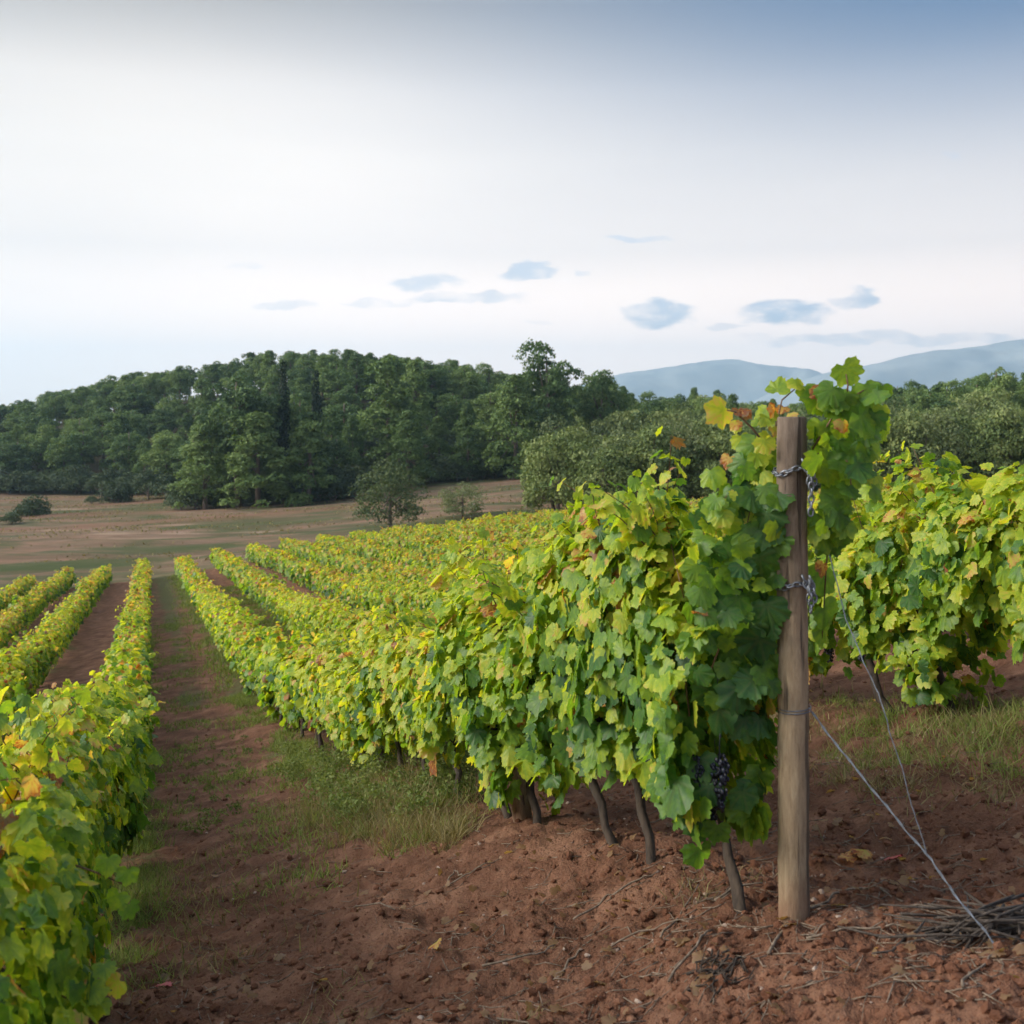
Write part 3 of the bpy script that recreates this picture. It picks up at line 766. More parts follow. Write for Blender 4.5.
def link_ring(mb, c, t, nrm, ln=.026, wd=.0155, wire=.0032):
    """one oval chain link, long axis t, lying in the plane across nrm"""
    t = t/np.linalg.norm(t); nrm = nrm-t*(nrm@t); nrm /= np.linalg.norm(nrm)+1e-9; s_ = np.cross(nrm, t)
    n_ = 14; th = np.linspace(0, 2*math.pi, n_, endpoint=False)
    ctr = np.array([c + t*(ln*.5)*np.sign(math.cos(a_))*abs(math.cos(a_))**.75 + s_*(wd*.5)*math.sin(a_) for a_ in th])
    V = []
    for q in range(n_):
        tg = ctr[(q+1) % n_]-ctr[q-1]; tg /= np.linalg.norm(tg); b_ = np.cross(tg, nrm); b_ /= np.linalg.norm(b_)
        for e in range(6):
            a_ = e*math.pi/3; V.append(ctr[q]+wire*(math.cos(a_)*nrm+math.sin(a_)*b_))
    Qs = [[q*6+e, q*6+(e+1) % 6, ((q+1) % n_)*6+(e+1) % 6, ((q+1) % n_)*6+e] for q in range(n_) for e in range(6)]
    mb.add(np.array(V), None, np.array(Qs))
def chain(path, mb, axis, step=.0205):
    P = np.array(path, float); seg = np.linalg.norm(np.diff(P, axis=0), axis=1); L_ = np.concatenate([[0], np.cumsum(seg)])
    for q, s_ in enumerate(np.arange(0, L_[-1], step)):
        c = np.array([np.interp(s_, L_, P[:, e]) for e in range(3)]); c2 = np.array([np.interp(min(s_+.01, L_[-1]), L_, P[:, e]) for e in range(3)])
        t_ = c2-c if np.linalg.norm(c2-c) > 1e-6 else P[-1]-P[-2]
        rad_ = c-np.array([axis[0], axis[1], c[2]]); rad_ /= np.linalg.norm(rad_)+1e-9
        other = np.cross(t_/np.linalg.norm(t_), rad_)
        link_ring(mb, c, t_, (rad_+.5*other) if q % 2 else (other-.5*rad_))
def post_chain(py_px, tail, name, label, tilt=.012):
    mb = MB(); zc = EYE-(py_px-HY)/FPX*(pyp-.05); rr = .0570
    cx0, cy0 = pxp-.004, pyp
    cir = [(cx0+rr*math.cos(a_), cy0+rr*math.sin(a_), zc+tilt*math.cos(a_)+.006*math.sin(3*a_)) for a_ in np.linspace(-math.pi*.40, math.pi*1.62, 50)]
    chain(cir, mb, (cx0, cy0))
    knot = np.array([cx0+.030, cy0-.060, zc+.012])
    for q in range(2):
        chain([knot+np.array([-.012+.018*q, -.004-.012*q, .012]), knot+np.array([.006+.012*q, -.012, -.03]), knot+np.array([.004+.016*q, -.008-.006*q, -.055-.012*q])], mb, (cx0, cy0))
    tl = [knot+np.array([.004, -.010, 0]), knot+np.array([.010, -.014, -.05]), knot+np.array([.008, -.012, -tail])]
    chain(tl, mb, (cx0, cy0))
    tag(obj(name, mb.mesh(name, M_METAL)), label, 'chain', 'chains round the end post')
post_chain(470, .155, 'steel_chain', 'upper grey steel chain round the wooden post with long hanging tail')
post_chain(586, .085, 'steel_chain', 'lower grey steel chain round the wooden post with short hanging tail', .006)

def twisted(name, pts, label, cat, r=.0021, strands=2, group=None, collar=None):
    mb = MB(); P = np.array(pts, float)
    seg = np.linalg.norm(np.diff(P, axis=0), axis=1); L_ = np.concatenate([[0], np.cumsum(seg)]); n_ = max(12, int(L_[-1]/.02))
    ss_ = np.linspace(0, L_[-1], n_); C_ = np.stack([np.interp(ss_, L_, P[:, e]) for e in range(3)], -1)
    C_[1:-1] += np.convolve(np.random.RandomState(4).normal(0, 1, n_), np.ones(5)/5, 'same')[1:-1, None]*np.array([.0035, 0, .0035])
    for q in range(strands):
        ph = q*math.pi + ss_*55
        off_ = np.stack([np.cos(ph), np.sin(ph)*.5, np.sin(ph)], -1)*(r*1.1 if strands > 1 else 0)
        mb.tube(C_+off_, r, 5, cap=False)
    if collar is not None:
        for dz in (0, .009):
            th = np.linspace(0, 2*math.pi, 33); mb.tube([(collar[0]+.0518*math.cos(a_), collar[1]+.0518*math.sin(a_), collar[2]+dz+.004*math.cos(a_)) for a_ in th], r, 5, cap=False)
    return tag(obj(name, mb.mesh(name, M_METAL)), label, cat, group)
zc = EYE-(714-HY)/FPX*(pyp-.05)
ax_, ay_ = hit(1006, 962); az_ = gr(ax_, ay_)
fork = at(925, 855, 3.30); fork2 = None
anc = np.array([ax_, ay_, az_-.03])
# both stays share one anchor in the ground
st = np.array([pxp+.05, pyp-.02, zc])
pf = st+(anc-st)*.60
tgt = at(927, 856, pf[1]); pf = np.array([tgt[0], pf[1], tgt[2]])
twisted('guy_wire', [st, st+(pf-st)*.5+np.array([0, 0, -.006]), pf, pf+(anc-pf)*.5, anc], 'twisted steel stay wire from low on the chained post to the ground', 'wire', .0019, 2, 'stay wires of the end post', (pxp, pyp, zc))
up_ = at(824, 530, pyp+.02)
twisted('guy_wire', [up_, at(846, 620, 3.60), at(884, 710, 3.48), pf], 'thin steel stay wire from behind the post leaves to the fork', 'wire', .0019, 1, 'stay wires of the end post')
# trellis wires along the two nearest rows
for kq, u0_, lab in ((0, 3.24, 'the chained post'), (1, 3.2, 'the row right of the chained post')):
    for h_, nm in ((.62, 'lower'), (1.0, 'upper')):
        pts = []
        for uq in np.arange(u0_, 44, 1.0):
            x_, y_ = uv2xy(uq, ROWV0+ROWS*kq); pts.append((x_, y_, gz(x_, y_)+h_+(.09 if uq < 3.9 and kq == 0 else 0)))
        mb = MB(); mb.tube(pts, .0016, 5, cap=False)
        tag(obj('trellis_wire', mb.mesh('trellis_wire', M_METAL)), f'{nm} thin trellis wire running through the vines from {lab}' if kq == 0 else f'{nm} thin trellis wire running through {lab}', 'wire', 'trellis wires')

# ------------------------------------------------------------------ shoots of the end vine hanging round the post
rng = np.random.RandomState(21)
endvine = next(o for o in COL.objects if o.get('label', '').startswith('leafy grapevine pressed'))
def bump_leaf(L_): return np.array(L_, float)
PL, PN, PS, PT = [], [], [], []
def lf(px, py, dist, size_px, nx, ny, nz, tint_):
    PL.append(at(px, py, dist)); PN.append((nx, ny, nz)); PS.append(size_px/FPX*dist*.72); PT.append(tint_)
for a_ in [(845,378,3.62,42,-.2,-1,.3,.46),(862,400,3.60,40,.3,-1,.5,.40),(842,420,3.62,52,.1,-1,.2,.34),(862,432,3.58,56,.4,-1,.2,.36),(846,462,3.62,58,-.2,-1,.2,.32),
           (868,450,3.60,50,.6,-.8,.2,.40),(852,478,3.56,46,.2,-1,.1,.20),(832,478,3.66,52,-.1,-1,.2,.42),(836,500,3.68,50,.2,-1,.1,.38),(826,436,3.70,44,0,-1,.3,.5),
           (822,405,3.72,36,-.3,-1,.5,.56),(808,402,3.75,34,.1,-1,.6,.42),(782,398,3.78,34,-.5,-1,.5,.50),(765,418,3.74,34,-.6,-1,.3,.48),(725,418,3.74,42,-.2,-1,.1,.74),
           (838,425,3.56,24,.1,-1,.1,.86),(800,392,3.74,26,.1,-1,.8,.62),(820,392,3.70,28,.3,-1,.6,.9),(836,520,3.72,46,.3,-1,.1,.30),(826,548,3.74,48,-.1,-1,.1,.25),
           (822,585,3.76,50,.2,-1,.1,.30),(826,615,3.76,46,.4,-1,0,.38),(820,640,3.78,42,.1,-1,.1,.34),(824,575,3.70,26,.5,-1,0,.88),(830,548,3.78,52,.3,-1,.2,.12),
           (756,452,3.72,44,-.4,-1,.4,.38),(742,470,3.72,42,-.6,-1,.3,.30),(768,446,3.66,30,-.2,-1,.2,.66),(752,500,3.68,46,-.2,-1,.3,.22),(768,520,3.64,46,-.1,-1,.3,.18),
           (728,462,3.76,24,-.2,-1,.3,.88),(742,446,3.8,30,-.3,-1,.5,.60),(712,478,3.8,36,-.4,-1,.4,.48),(768,540,3.66,50,-.2,-1,.2,.25),(745,540,3.66,50,-.4,-1,.2,.32),
           (760,570,3.64,52,-.1,-1,.2,.22),(735,585,3.66,50,-.3,-1,.2,.40),(765,610,3.64,54,-.2,-1,.15,.18),(742,630,3.66,54,-.3,-1,.2,.20),(758,655,3.64,56,-.2,-1,.2,.15),
           (728,660,3.68,50,-.3,-1,.2,.24),(762,690,3.64,48,0,-1,.2,.18),(735,700,3.64,56,-.2,-1,.2,.14),(705,700,3.70,50,-.4,-1,.2,.22),(718,725,3.66,52,-.3,-1,.3,.14),
           (745,735,3.68,48,0,-1,.2,.14),(760,725,3.70,44,.1,-1,.2,.18),(700,770,3.70,46,-.4,-1,.2,.2),(690,800,3.72,48,-.3,-1,.1,.24),(715,800,3.66,44,-.1,-1,.2,.14),(740,805,3.66,44,.1,-1,.1,.18),
           (755,795,3.70,40,.3,-1,.1,.14),(700,830,3.70,46,-.3,-1,.1,.14),(720,835,3.68,40,-.1,-1,.1,.32),(745,822,3.66,38,.2,-1,.1,.34),(702,860,3.70,44,-.1,-1,.05,.30),(762,785,3.72,38,.2,-1,0,.36),
           (672,790,3.85,44,-.4,-1,.1,.18),(676,765,3.85,46,-.4,-1,.2,.2),(690,735,3.8,50,-.3,-1,.2,.2)]:
    lf(a_[0]+rng.normal(0, 3), a_[1]-a_[3]*.25+rng.normal(0, 3), *a_[2:])
for q in range(230):
    px = rng.uniform(690, 782); py = rng.uniform(428, 700)
    if py < 440+max(0, 772-px)*.95: continue
    lf(px, py, rng.uniform(3.62, 3.84), rng.uniform(26, 42), rng.normal(-.2, .4), -1, rng.normal(.35, .3), np.clip(rng.normal(.33, .13), .05, .62))
for q in range(60):
    py = rng.uniform(385, 540); px = rng.uniform(812, 884 if py < 500 else 850)
    lf(px, py, rng.uniform(3.58, 3.76), rng.uniform(26, 42), rng.normal(.2, .4), -1, rng.normal(.3, .3), np.clip(rng.normal(.36, .12), .05, .62))
for q in range(14):
    lf(rng.uniform(728, 800), rng.uniform(398, 440), rng.uniform(3.7, 3.82), rng.uniform(18, 30), rng.normal(-.2, .4), -1, rng.normal(.5, .3), rng.choice([.45, .55, .66, .8, .95]))
V, F, ti, uv_ = scatter_leaves(rng, np.array(PL), np.array(PN, float)+rng.normal(0, .28, (len(PL), 3)), np.array(PS)*.86, np.array(PT)+.06+rng.normal(0, .02, len(PT)), 'hi', .38)
mw = endvine.matrix_basis.copy(); inv = np.array(mw.inverted())
def tolocal(V): V = np.asarray(V, float); return V@inv[:3, :3].T + inv[:3, 3]
obj('hanging_shoot_leaves', mkmesh('hanging_shoot_leaves', tolocal(V), F, M_LEAF, attr={'tint': np.clip(ti, 0, 1)}, uv=uv_, smooth=True), endvine)
for pts in [[(800,470,3.76),(815,445,3.72),(832,418,3.66),(850,398,3.62),(868,388,3.6)], [(806,460,3.76),(826,450,3.70),(838,440,3.66)], [(760,470,3.76),(775,430,3.78),(782,400,3.78),(796,388,3.76)],
            [(770,450,3.76),(752,428,3.74),(735,412,3.74),(727,410,3.74)], [(768,520,3.72),(765,480,3.74),(752,450,3.74),(742,440,3.78)], [(846,398,3.62),(848,385,3.62),(846,374,3.62)], [(700,700,3.72),(722,640,3.7),(740,560,3.7),(752,500,3.7)],
            [(838,440,3.66),(850,470,3.62),(852,500,3.6)], [(830,520,3.72),(826,570,3.74),(822,640,3.78)]]:
    mb = MB(); mb.tube(tolocal([at(*p_) for p_ in pts]), np.linspace(.0050, .0022, len(pts)), 6)
    obj('shoot', mb.mesh('shoot', M_CANE), endvine)
for q, (px, py, ds, sc) in enumerate([(720,752,3.66,1.15),(697,752,3.70,.9),(718,690,3.70,.9),(712,790,3.72,.8),(737,578,3.70,.7)]):
    g_ = obj('grape_bunch', BUNCH[q % 3], endvine, tuple(tolocal([at(px, py, ds)])[0])); g_.scale = (sc, sc, sc)

lv = min((o for o in COL.objects if o.get('group', '').endswith('left edge of the dirt path')), key=lambda o: (o.location.x-.0)**2+(o.location.y-3.4)**2)
inv = np.array(lv.matrix_basis.copy().inverted()); PL, PN, PS, PT = [], [], [], []
for a_ in [(118,992,2.95,40,.2,-1,.7,.72),(104,975,2.95,38,0,-1,.8,.46),(92,1000,2.9,44,.1,-1,.7,.50),(72,985,2.9,44,-.2,-1,.8,.42),(55,1008,2.85,46,0,-1,.7,.48),(36,992,2.85,48,-.1,-1,.8,.40),(15,1005,2.8,50,0,-1,.7,.45),
           (80,1015,2.9,40,.2,-1,.6,.44),(100,1012,2.9,38,.2,-1,.7,.52),(20,975,2.85,46,-.2,-1,.7,.36),(128,880,3.1,36,.3,-1,.6,.40),(118,905,3.1,40,.2,-1,.6,.46),(130,915,3.1,36,.4,-1,.4,.34),(108,870,3.1,42,.1,-1,.5,.44)]:
    lf(a_[0], a_[1]-a_[3]*.25, *a_[2:])
V, F, ti, uv_ = scatter_leaves(rng, np.array(PL), np.array(PN, float)+rng.normal(0, .25, (len(PL), 3)), np.array(PS)*.70, np.array(PT), 'hi', .5)
obj('hanging_shoot_leaves', mkmesh('hanging_shoot_leaves', tolocal(V), F, M_LEAF, attr={'tint': np.clip(ti, 0, 1)}, uv=uv_, smooth=True), lv)
for pts in [[(-10,960,2.9),(30,980,2.88),(70,1000,2.9),(112,990,2.95)], [(60,860,3.1),(95,872,3.1),(125,885,3.1)]]:
    mb = MB(); mb.tube(tolocal([at(*p_) for p_ in pts]), np.linspace(.0034, .0018, len(pts)), 6); obj('shoot', mb.mesh('shoot', M_CANE), lv)

# ------------------------------------------------------------------ trees
def crown_leaves(rng, blobs, per, fs, sq=.85):
    """many small faces over the upper shells of leaf clumps"""
    P, Nn, Tn = [], [], []
    for (c_, r_) in blobs:
        n_ = max(20, int(per*(r_**2)))
        d_ = rng.normal(0, 1, (n_, 3)); d_ /= np.linalg.norm(d_, axis=1)[:, None]
        d_[:, 2] = np.where(d_[:, 2] < -.35, -d_[:, 2], d_[:, 2])
        rr = r_*(.72+.36*rng.rand(n_))*(1+.18*np.sin(d_[:, 0]*7+c_[0]*3)*np.sin(d_[:, 1]*6+d_[:, 2]*5))
        P.append(np.array(c_)+d_*rr[:, None]*np.array([1, 1, sq])); Nn.append(d_+rng.normal(0, .55, (n_, 3)))
        Tn.append(np.clip(.5+rng.normal(0, .10)+rng.normal(0, .16, n_), 0, 1))
    P = np.concatenate(P); Nn = np.concatenate(Nn); Tn = np.concatenate(Tn); n_ = len(P)
    Nn /= np.linalg.norm(Nn, axis=1)[:, None]
    a_ = np.cross(Nn, rng.normal(0, 1, (n_, 3))); a_ /= np.linalg.norm(a_, axis=1)[:, None]+1e-9; b_ = np.cross(Nn, a_)
    s1 = fs*rng.uniform(.6, 1.3, n_)[:, None]; s2 = fs*rng.uniform(.3, .7, n_)[:, None]
    V = np.stack([P-a_*s1, P+b_*s2*.9+Nn*s2*.3, P+a_*s1*.9, P-b_*s2], 1).reshape(-1, 3)
    return V, np.arange(4*n_).reshape(-1, 4), np.repeat(Tn, 4)

def make_tree(kind, seed):
    rng = np.random.RandomState(seed); blobs = []; mb = MB()
    if kind in ('pine', 'young_pine'):
        H = 12.0; wdt = 3.7 if kind == 'pine' else 3.4; z0 = .20 if kind == 'pine' else .04
        for q in range(84 if kind == 'pine' else 80):
            if kind == 'pine':
                d_ = rng.normal(0, 1, 3); d_ /= np.linalg.norm(d_); k_ = rng.uniform(.5, .95); br = rng.uniform(.5, 1.05)
                ww = wdt*(1.0 if d_[2] > -.1 else .85)
                blobs.append(((d_[0]*ww*k_, d_[1]*ww*k_, H*.56+d_[2]*H*.36*k_), br)); continue
            t_ = rng.rand()**.85; z_ = H*(z0+(.97-z0)*t_); pr_ = wdt*(1.05-.93*t_**1.4)
            a_ = rng.uniform(0, 6.28); rr = pr_*rng.uniform(.45, .92); br = rng.uniform(.55, 1.2)*(1.08-.35*t_)
            blobs.append(((rr*math.cos(a_), rr*math.sin(a_), z_-br*.3), br))
        for q in range(5): blobs.append(((rng.normal(0, .7), rng.normal(0, .7), H*rng.uniform(.5, .93)), rng.uniform(1.0, 1.6)))
        per, fs, mat = 135, .21, (M_PINE if kind == 'pine' else M_PINEL); tr = .24; th = H*.9
    elif kind in ('oak', 'olive'):
        H = 7.0; W_ = 3.5
        for q in range(34):
            d_ = rng.normal(0, 1, 3); d_ /= np.linalg.norm(d_); d_[2] = d_[2]*.95
            k_ = rng.uniform(.5, .9); br = rng.uniform(.7, 1.3)
            blobs.append(((d_[0]*W_*k_, d_[1]*W_*k_, H*.45+d_[2]*H*.44*k_), br))
        for q in range(14):
            a_ = rng.uniform(0, 6.28); blobs.append(((math.cos(a_)*W_*.7, math.sin(a_)*W_*.7, H*rng.uniform(.10, .3)), rng.uniform(.6, 1.0)))
        blobs.append(((0, 0, H*.45), 1.8))
        per, fs, mat = (120, .17, M_OAK) if kind == 'oak' else (95, .15, M_OLIVE); tr = .2; th = H*.6
    elif kind == 'bush':
        H = 3.0
        for q in range(34):
            d_ = rng.normal(0, 1, 3); d_ /= np.linalg.norm(d_); d_[2] = abs(d_[2])
            k_ = rng.uniform(.4, .85); br = rng.uniform(.42, .75)
            blobs.append(((d_[0]*1.6*k_, d_[1]*1.6*k_, .42+d_[2]*2.3*k_), br))
        per, fs, mat = 170, .13, M_BUSH; tr = .08; th = 1.2
    else:
        H = 11.0
        for q in range(30):
            t_ = q/29; rr = .75*math.sin(math.pi*min(1, .12+.83*t_))**.7
            blobs.append(((rng.normal(0, .25)*rr, rng.normal(0, .25)*rr, .8+t_*(H-1.2)), .35+rr*.7))
        per, fs, mat = 130, .2, M_CYP; tr = .16; th = H*.8
    V, F, ti = crown_leaves(rng, blobs, per, fs)
    root = empty({'pine': 'pine_tree', 'young_pine': 'pine_tree', 'oak': 'oak_tree', 'olive': 'olive_tree', 'bush': 'bush', 'cypress': 'cypress_tree'}[kind], (0, 0, -50))
    obj('crown', mkmesh('crown', V, F, mat, attr={'tint': ti}), root)
    bend = rng.normal(0, .35, 2)
    n_ = 7; t_ = np.linspace(0, 1, n_); P = np.stack([bend[0]*np.sin(t_*2.2), bend[1]*np.sin(t_*2.6), -.4+(th+.4)*t_], -1)
    mb.tube(P, tr*(1.15-.85*t_), 7, rng=rng, rough=.06)
    for q in range(9 if kind != 'cypress' else 0):
        b_ = blobs[rng.randint(len(blobs))][0]; s_ = rng.uniform(.35, .8); p0 = np.array([np.interp(s_, t_, P[:, e]) for e in range(3)])
        p1 = np.array(b_); mid_ = p0*.5+p1*.5+np.array([0, 0, -.15])
        mb.tube([p0, mid_, p1], [tr*.38, tr*.25, tr*.1], 5, cap=False)
    obj('trunk', mb.mesh('trunk', M_TBARK), root)
    root['H'] = H
    return root
TP = {'pine': [make_tree('pine', 400+q) for q in range(7)], 'young_pine': [make_tree('young_pine', 420+q) for q in range(4)], 'oak': [make_tree('oak', 440+q) for q in range(5)],
      'olive': [make_tree('olive', 460+q) for q in range(2)], 'bush': [make_tree('bush', 480+q) for q in range(4)], 'cypress': [make_tree('cypress', 490+q) for q in range(2)]}
TU = set(); TR = random.Random(9)
def plant(kind, x, y, h, label, group=None, wide=1.0, cat='tree', dz=0.0, var=None):
    p_ = TP[kind][TR.randrange(len(TP[kind])) if var is None else var]
    if id(p_) in TU: o = copy_tree(p_)
    else: TU.add(id(p_)); o = p_
    s_ = h/TPH[kind]; o.location = (x, y, gz(x, y)+dz); o.rotation_euler = (0, 0, TR.uniform(0, 6.28))
    o.scale = (s_*wide, s_*wide, s_); tag(o, label, cat, group); return o
TPH = {'pine': 12.0, 'young_pine': 12.0, 'oak': 7.0, 'olive': 7.0, 'bush': 3.0, 'cypress': 11.0}
for L_ in TP.values():
    for o in L_: del o['H']
def px2x(px, y): return (px-512)/FPX*y
def hfor(px, y, ytop): # height so the tip is seen at ytop
    x = px2x(px, y); return EYE+(HY-ytop)/FPX*y - gz(x, y)
# skyline of the wooded hill (tree tips), as read off the photograph
SKY = ([-60,0,50,100,150,200,250,300,350,400,450,500,540,560,580,600,630,660,700,760,800,870,930,1000,1090], [424,405,391,378,370,362,353,349,350,356,361,360,350,358,378,372,392,394,386,398,402,380,384,372,372])
taken = []
def free(x, y, d):
    for (a_, b_, c_) in taken:
        if (a_-x)**2+(b_-y)**2 < ((d+c_)*.5)**2: return False
    taken.append((x, y, d)); return True
special = [  # kind, px, dist, ytop, label, width
    ('pine', 546, 172, 344, 'tallest dark pine at the right end of the wooded hill', 1.0), ('pine', 600, 178, 364, 'dark round-topped pine standing right of the tallest pine', .95),
    ('young_pine', 515, 166, 374, 'light green broad pine in front of the tallest pine', 1.15), ('young_pine', 468, 168, 402, 'slender light green pine left of the broad one', .8),
    ('young_pine', 352, 168, 418, 'small light green pine behind the olive tree', 1.0), ('young_pine', 408, 164, 410, 'low spreading pine above the olive tree', 1.2),
    ('pine', 240, 152, 366, 'large dark spreading pine at the forest front corner', 1.05), ('young_pine', 205, 149, 424, 'bushy green pine at the left of the forest front corner', 1.35),
    ('young_pine', 258, 147, 412, 'bushy green pine below the large spreading pine', 1.5), ('young_pine', 308, 149, 420, 'bushy green pine at the right of the forest front corner', 1.4), ('pine', 300, 158, 388, 'tall dark pine behind the bushy corner pines', 1.0),
    ('cypress', 283, 155, 360, 'thin dark cypress spire rising above the corner pines', .55), ('cypress', 381, 196, 357, 'thin dark cypress spire on the hilltop', .5), ('cypress', 316, 156, 370, 'thin dark cypress just right of the taller spire', .5),
    ('pine', 998, 150, 362, 'tall pointed pine at the right edge against the mountain', .8), ('pine', 880, 150, 372, 'loose thin pine just right of the chained post', .7)]
for (kd, px, yy, yt, lab, wd_) in special:
    x = px2x(px, yy); taken.append((x, yy, 5.5)); plant(kd, x, yy, hfor(px, yy, yt), lab, None, wd_*12/max(6, hfor(px, yy, yt))*hfor(px, yy, yt)/12)
edge = lambda px: np.interp(px, [-80,0,165,175,345,360,520,600,700,1100], [204,202,190,156,156,172,172,170,150,140])
fr_ = np.random.RandomState(31); nf = 0
for tries in range(9000):
    px = fr_.uniform(-75, 1100); d0 = float(edge(px)); yy = d0 + (fr_.rand()**.8)*(112 if px < 600 else 70)
    x = px2x(px, yy)
    if not free(x, yy, (4.8 if px < 200 else 5.2) if yy < d0+22 else 5.9): continue
    cap_ = np.interp(px, *SKY)
    hm = hfor(px, yy, cap_-1)
    h = min(fr_.uniform(7.5, 11.5), hm*fr_.uniform(.95, 1.0)) if px < 600 else min(fr_.uniform(9, 14), hm*fr_.uniform(.95, 1.0))
    if h < 4.0: continue
    if 370 < px < 430 and hm > 9: h = hm*.97
    kd = 'pine' if fr_.rand() < (.78 if px < 600 else .55) else ('young_pine' if px < 600 or fr_.rand() < .5 else 'oak')
    if px < 600:
        if yy < d0+22: lab, gp = 'pine at the front edge of the wooded hill above the field', 'pines along the forest edge'
        elif hm < 14: lab, gp = 'pine near the crest of the wooded hill against the sky', 'pines on the hill crest'
        else: lab, gp = 'pine on the wooded hillside behind the forest edge', 'pines on the hillside'
    elif kd == 'oak': lab, gp = 'broadleaf tree in the wood below the far mountains', 'broadleaf trees below the mountains'
    else: lab, gp = 'dark pine in the wood below the far mountains', 'pines below the mountains'
    plant(kd, x, yy, h, lab, gp, fr_.uniform(1.05, 1.4) if px < 600 else fr_.uniform(.85, 1.15)); nf += 1
    if nf >= 330: break
print('forest trees', nf)
# undergrowth at the foot of the wood
for px in np.arange(-60, 620, 11.0):
    d0 = float(edge(px))-fr_.uniform(.5, 4); q = px+fr_.normal(0, 3)
    plant('bush', px2x(q, d0), d0, fr_.uniform(3.0, 5.6), 'dark bush at the foot of the pines along the field edge', 'undergrowth at the forest foot', fr_.uniform(1.0, 1.5), 'bush')
for q in range(60):
    px = fr_.uniform(-70, 600); yy = float(edge(px))+fr_.uniform(14, 62)
    if hfor(px, yy, np.interp(px, *SKY)+14) < 4: continue
    plant('bush', px2x(px, yy), yy, fr_.uniform(3.5, 5.5), 'bush between the pines on the wooded hillside', 'bushes between the hillside pines', fr_.uniform(1.3, 1.9), 'bush')
# dense broadleaf scrub just beyond the vineyard, from the middle to the right edge
SCR = ([540,575,600,650,700,760,820,870,920,970,1024,1100], [432, 416, 428, 412, 404, 414, 404, 396, 392, 398, 392, 392])
for px in np.arange(545, 1105, 15.0):
    for rowi in range(2):
        q = px+fr_.normal(0, 5)+rowi*7; yy = fr_.uniform(97, 102)+rowi*fr_.uniform(6, 12)+(6 if q < 590 else 0)
        x = px2x(q, yy); yt = np.interp(q, *SCR)+fr_.uniform(-6, 9)-(rowi*4)
        side_ = 'left' if q < 800 else 'right'
        plant('oak' if fr_.rand() < .75 else 'olive', x, yy, max(3.2, hfor(q, yy, yt)), f'dense rounded broadleaf tree beyond the vineyard, {side_} of the chained post', f'broadleaf trees beyond the vines, {side_} of the post', fr_.uniform(.75, 1.0))
plant('olive', px2x(390, 98), 98, hfor(390, 98, 452), 'lone grey-green olive tree at the far edge of the vines', None, 1.0, 'tree', 0, 0)
plant('olive', px2x(462, 103), 103, hfor(462, 103, 477), 'small pale shrubby olive right of the lone olive tree', None, 1.25, 'tree', 0, 1)
plant('oak', px2x(560, 101), 101, hfor(560, 101, 424), 'rounded grey-green tree at the left end of the broadleaf thicket', None, .9)
plant('bush', px2x(116, 172), 172, 5.4, 'round dark bush standing alone in the field before the pines', None, 1.0, 'bush', -.8)
plant('bush', px2x(31, 150), 150, 4.0, 'low green bush at the left edge of the field', None, 1.2, 'bush', -.8)
plant('bush', px2x(92, 170), 170, 1.6, 'low pale shrub beside the round dark bush', None, 1.4, 'bush')
plant('bush', px2x(150, 176), 176, 5.4, 'tall green bush right of the round dark bush', None, 1.05, 'bush')
plant('bush', px2x(8, 138), 138, 1.7, 'low green scrub on the bank below the left bush', None, 1.6, 'bush')
for L_ in TP.values():
    for o in L_:
        if id(o) not in TU:
            for c_ in list(o.children): D.objects.remove(c_)
            D.objects.remove(o)

# ------------------------------------------------------------------ grass, litter, twigs
def blades(rng, x, y, h, spread=.45, wd=.0035):
    n_ = len(x); z = ground(x, y)+relief(x, y)
    b_ = np.stack([x, y, z-.01], -1); d_ = np.stack([rng.normal(0, spread, n_), rng.normal(0, spread, n_), np.ones(n_)], -1)
    d_ /= np.linalg.norm(d_, axis=1)[:, None]; a_ = rng.uniform(0, 6.28, n_); s_ = np.stack([np.cos(a_), np.sin(a_), 0*a_], -1)*(wd*rng.uniform(.7, 1.4, n_))[:, None]
    m_ = b_+d_*(h*.55)[:, None]; bend = np.stack([rng.normal(0, .4, n_), rng.normal(0, .4, n_), rng.uniform(-.5, .05, n_)], -1)
    t_ = m_+(d_+bend)*(h*.45)[:, None]
    V = np.stack([b_-s_, b_+s_, m_+s_*.7, m_-s_*.7, t_], 1).reshape(-1, 3); o_ = (np.arange(n_)*5)[:, None]
    return V, np.array([[0,1,2,3]])+o_, np.array([[3,2,4]])+o_, np.repeat(np.clip(.5+rng.normal(0, .22, n_), 0, 1), 5)
def strip_pts(rng, n_, k_, u0, u1, c, s, clump=.5, thr=-.15):
    u_ = rng.uniform(u0, u1, n_*3); v_ = ROWV0+ROWS*k_+c+rng.normal(0, s, n_*3)
    x, y = uv2xy(u_, v_); keep = fbm(x*1.6, y*1.6, 3, 40) > thr+rng.normal(0, .15, n_*3)
    return x[keep][:n_], y[keep][:n_]
rng = np.random.RandomState(55)
def grass_obj(name, sets, mat, label):
    Vs, Q_, T_, A_, off = [], [], [], [], 0
    for (x, y, h, sp, wd) in sets:
        V, q, t_, a_ = blades(rng, x, y, h, sp, wd); Vs.append(V); Q_.append(q+off); T_.append(t_+off); A_.append(a_); off += len(V)
    tag(obj(name, mkmesh(name, np.concatenate(Vs), [np.concatenate(Q_), np.concatenate(T_)], mat, attr={'tint': np.concatenate(A_)})), label, 'grass', kind='stuff')
S1 = []
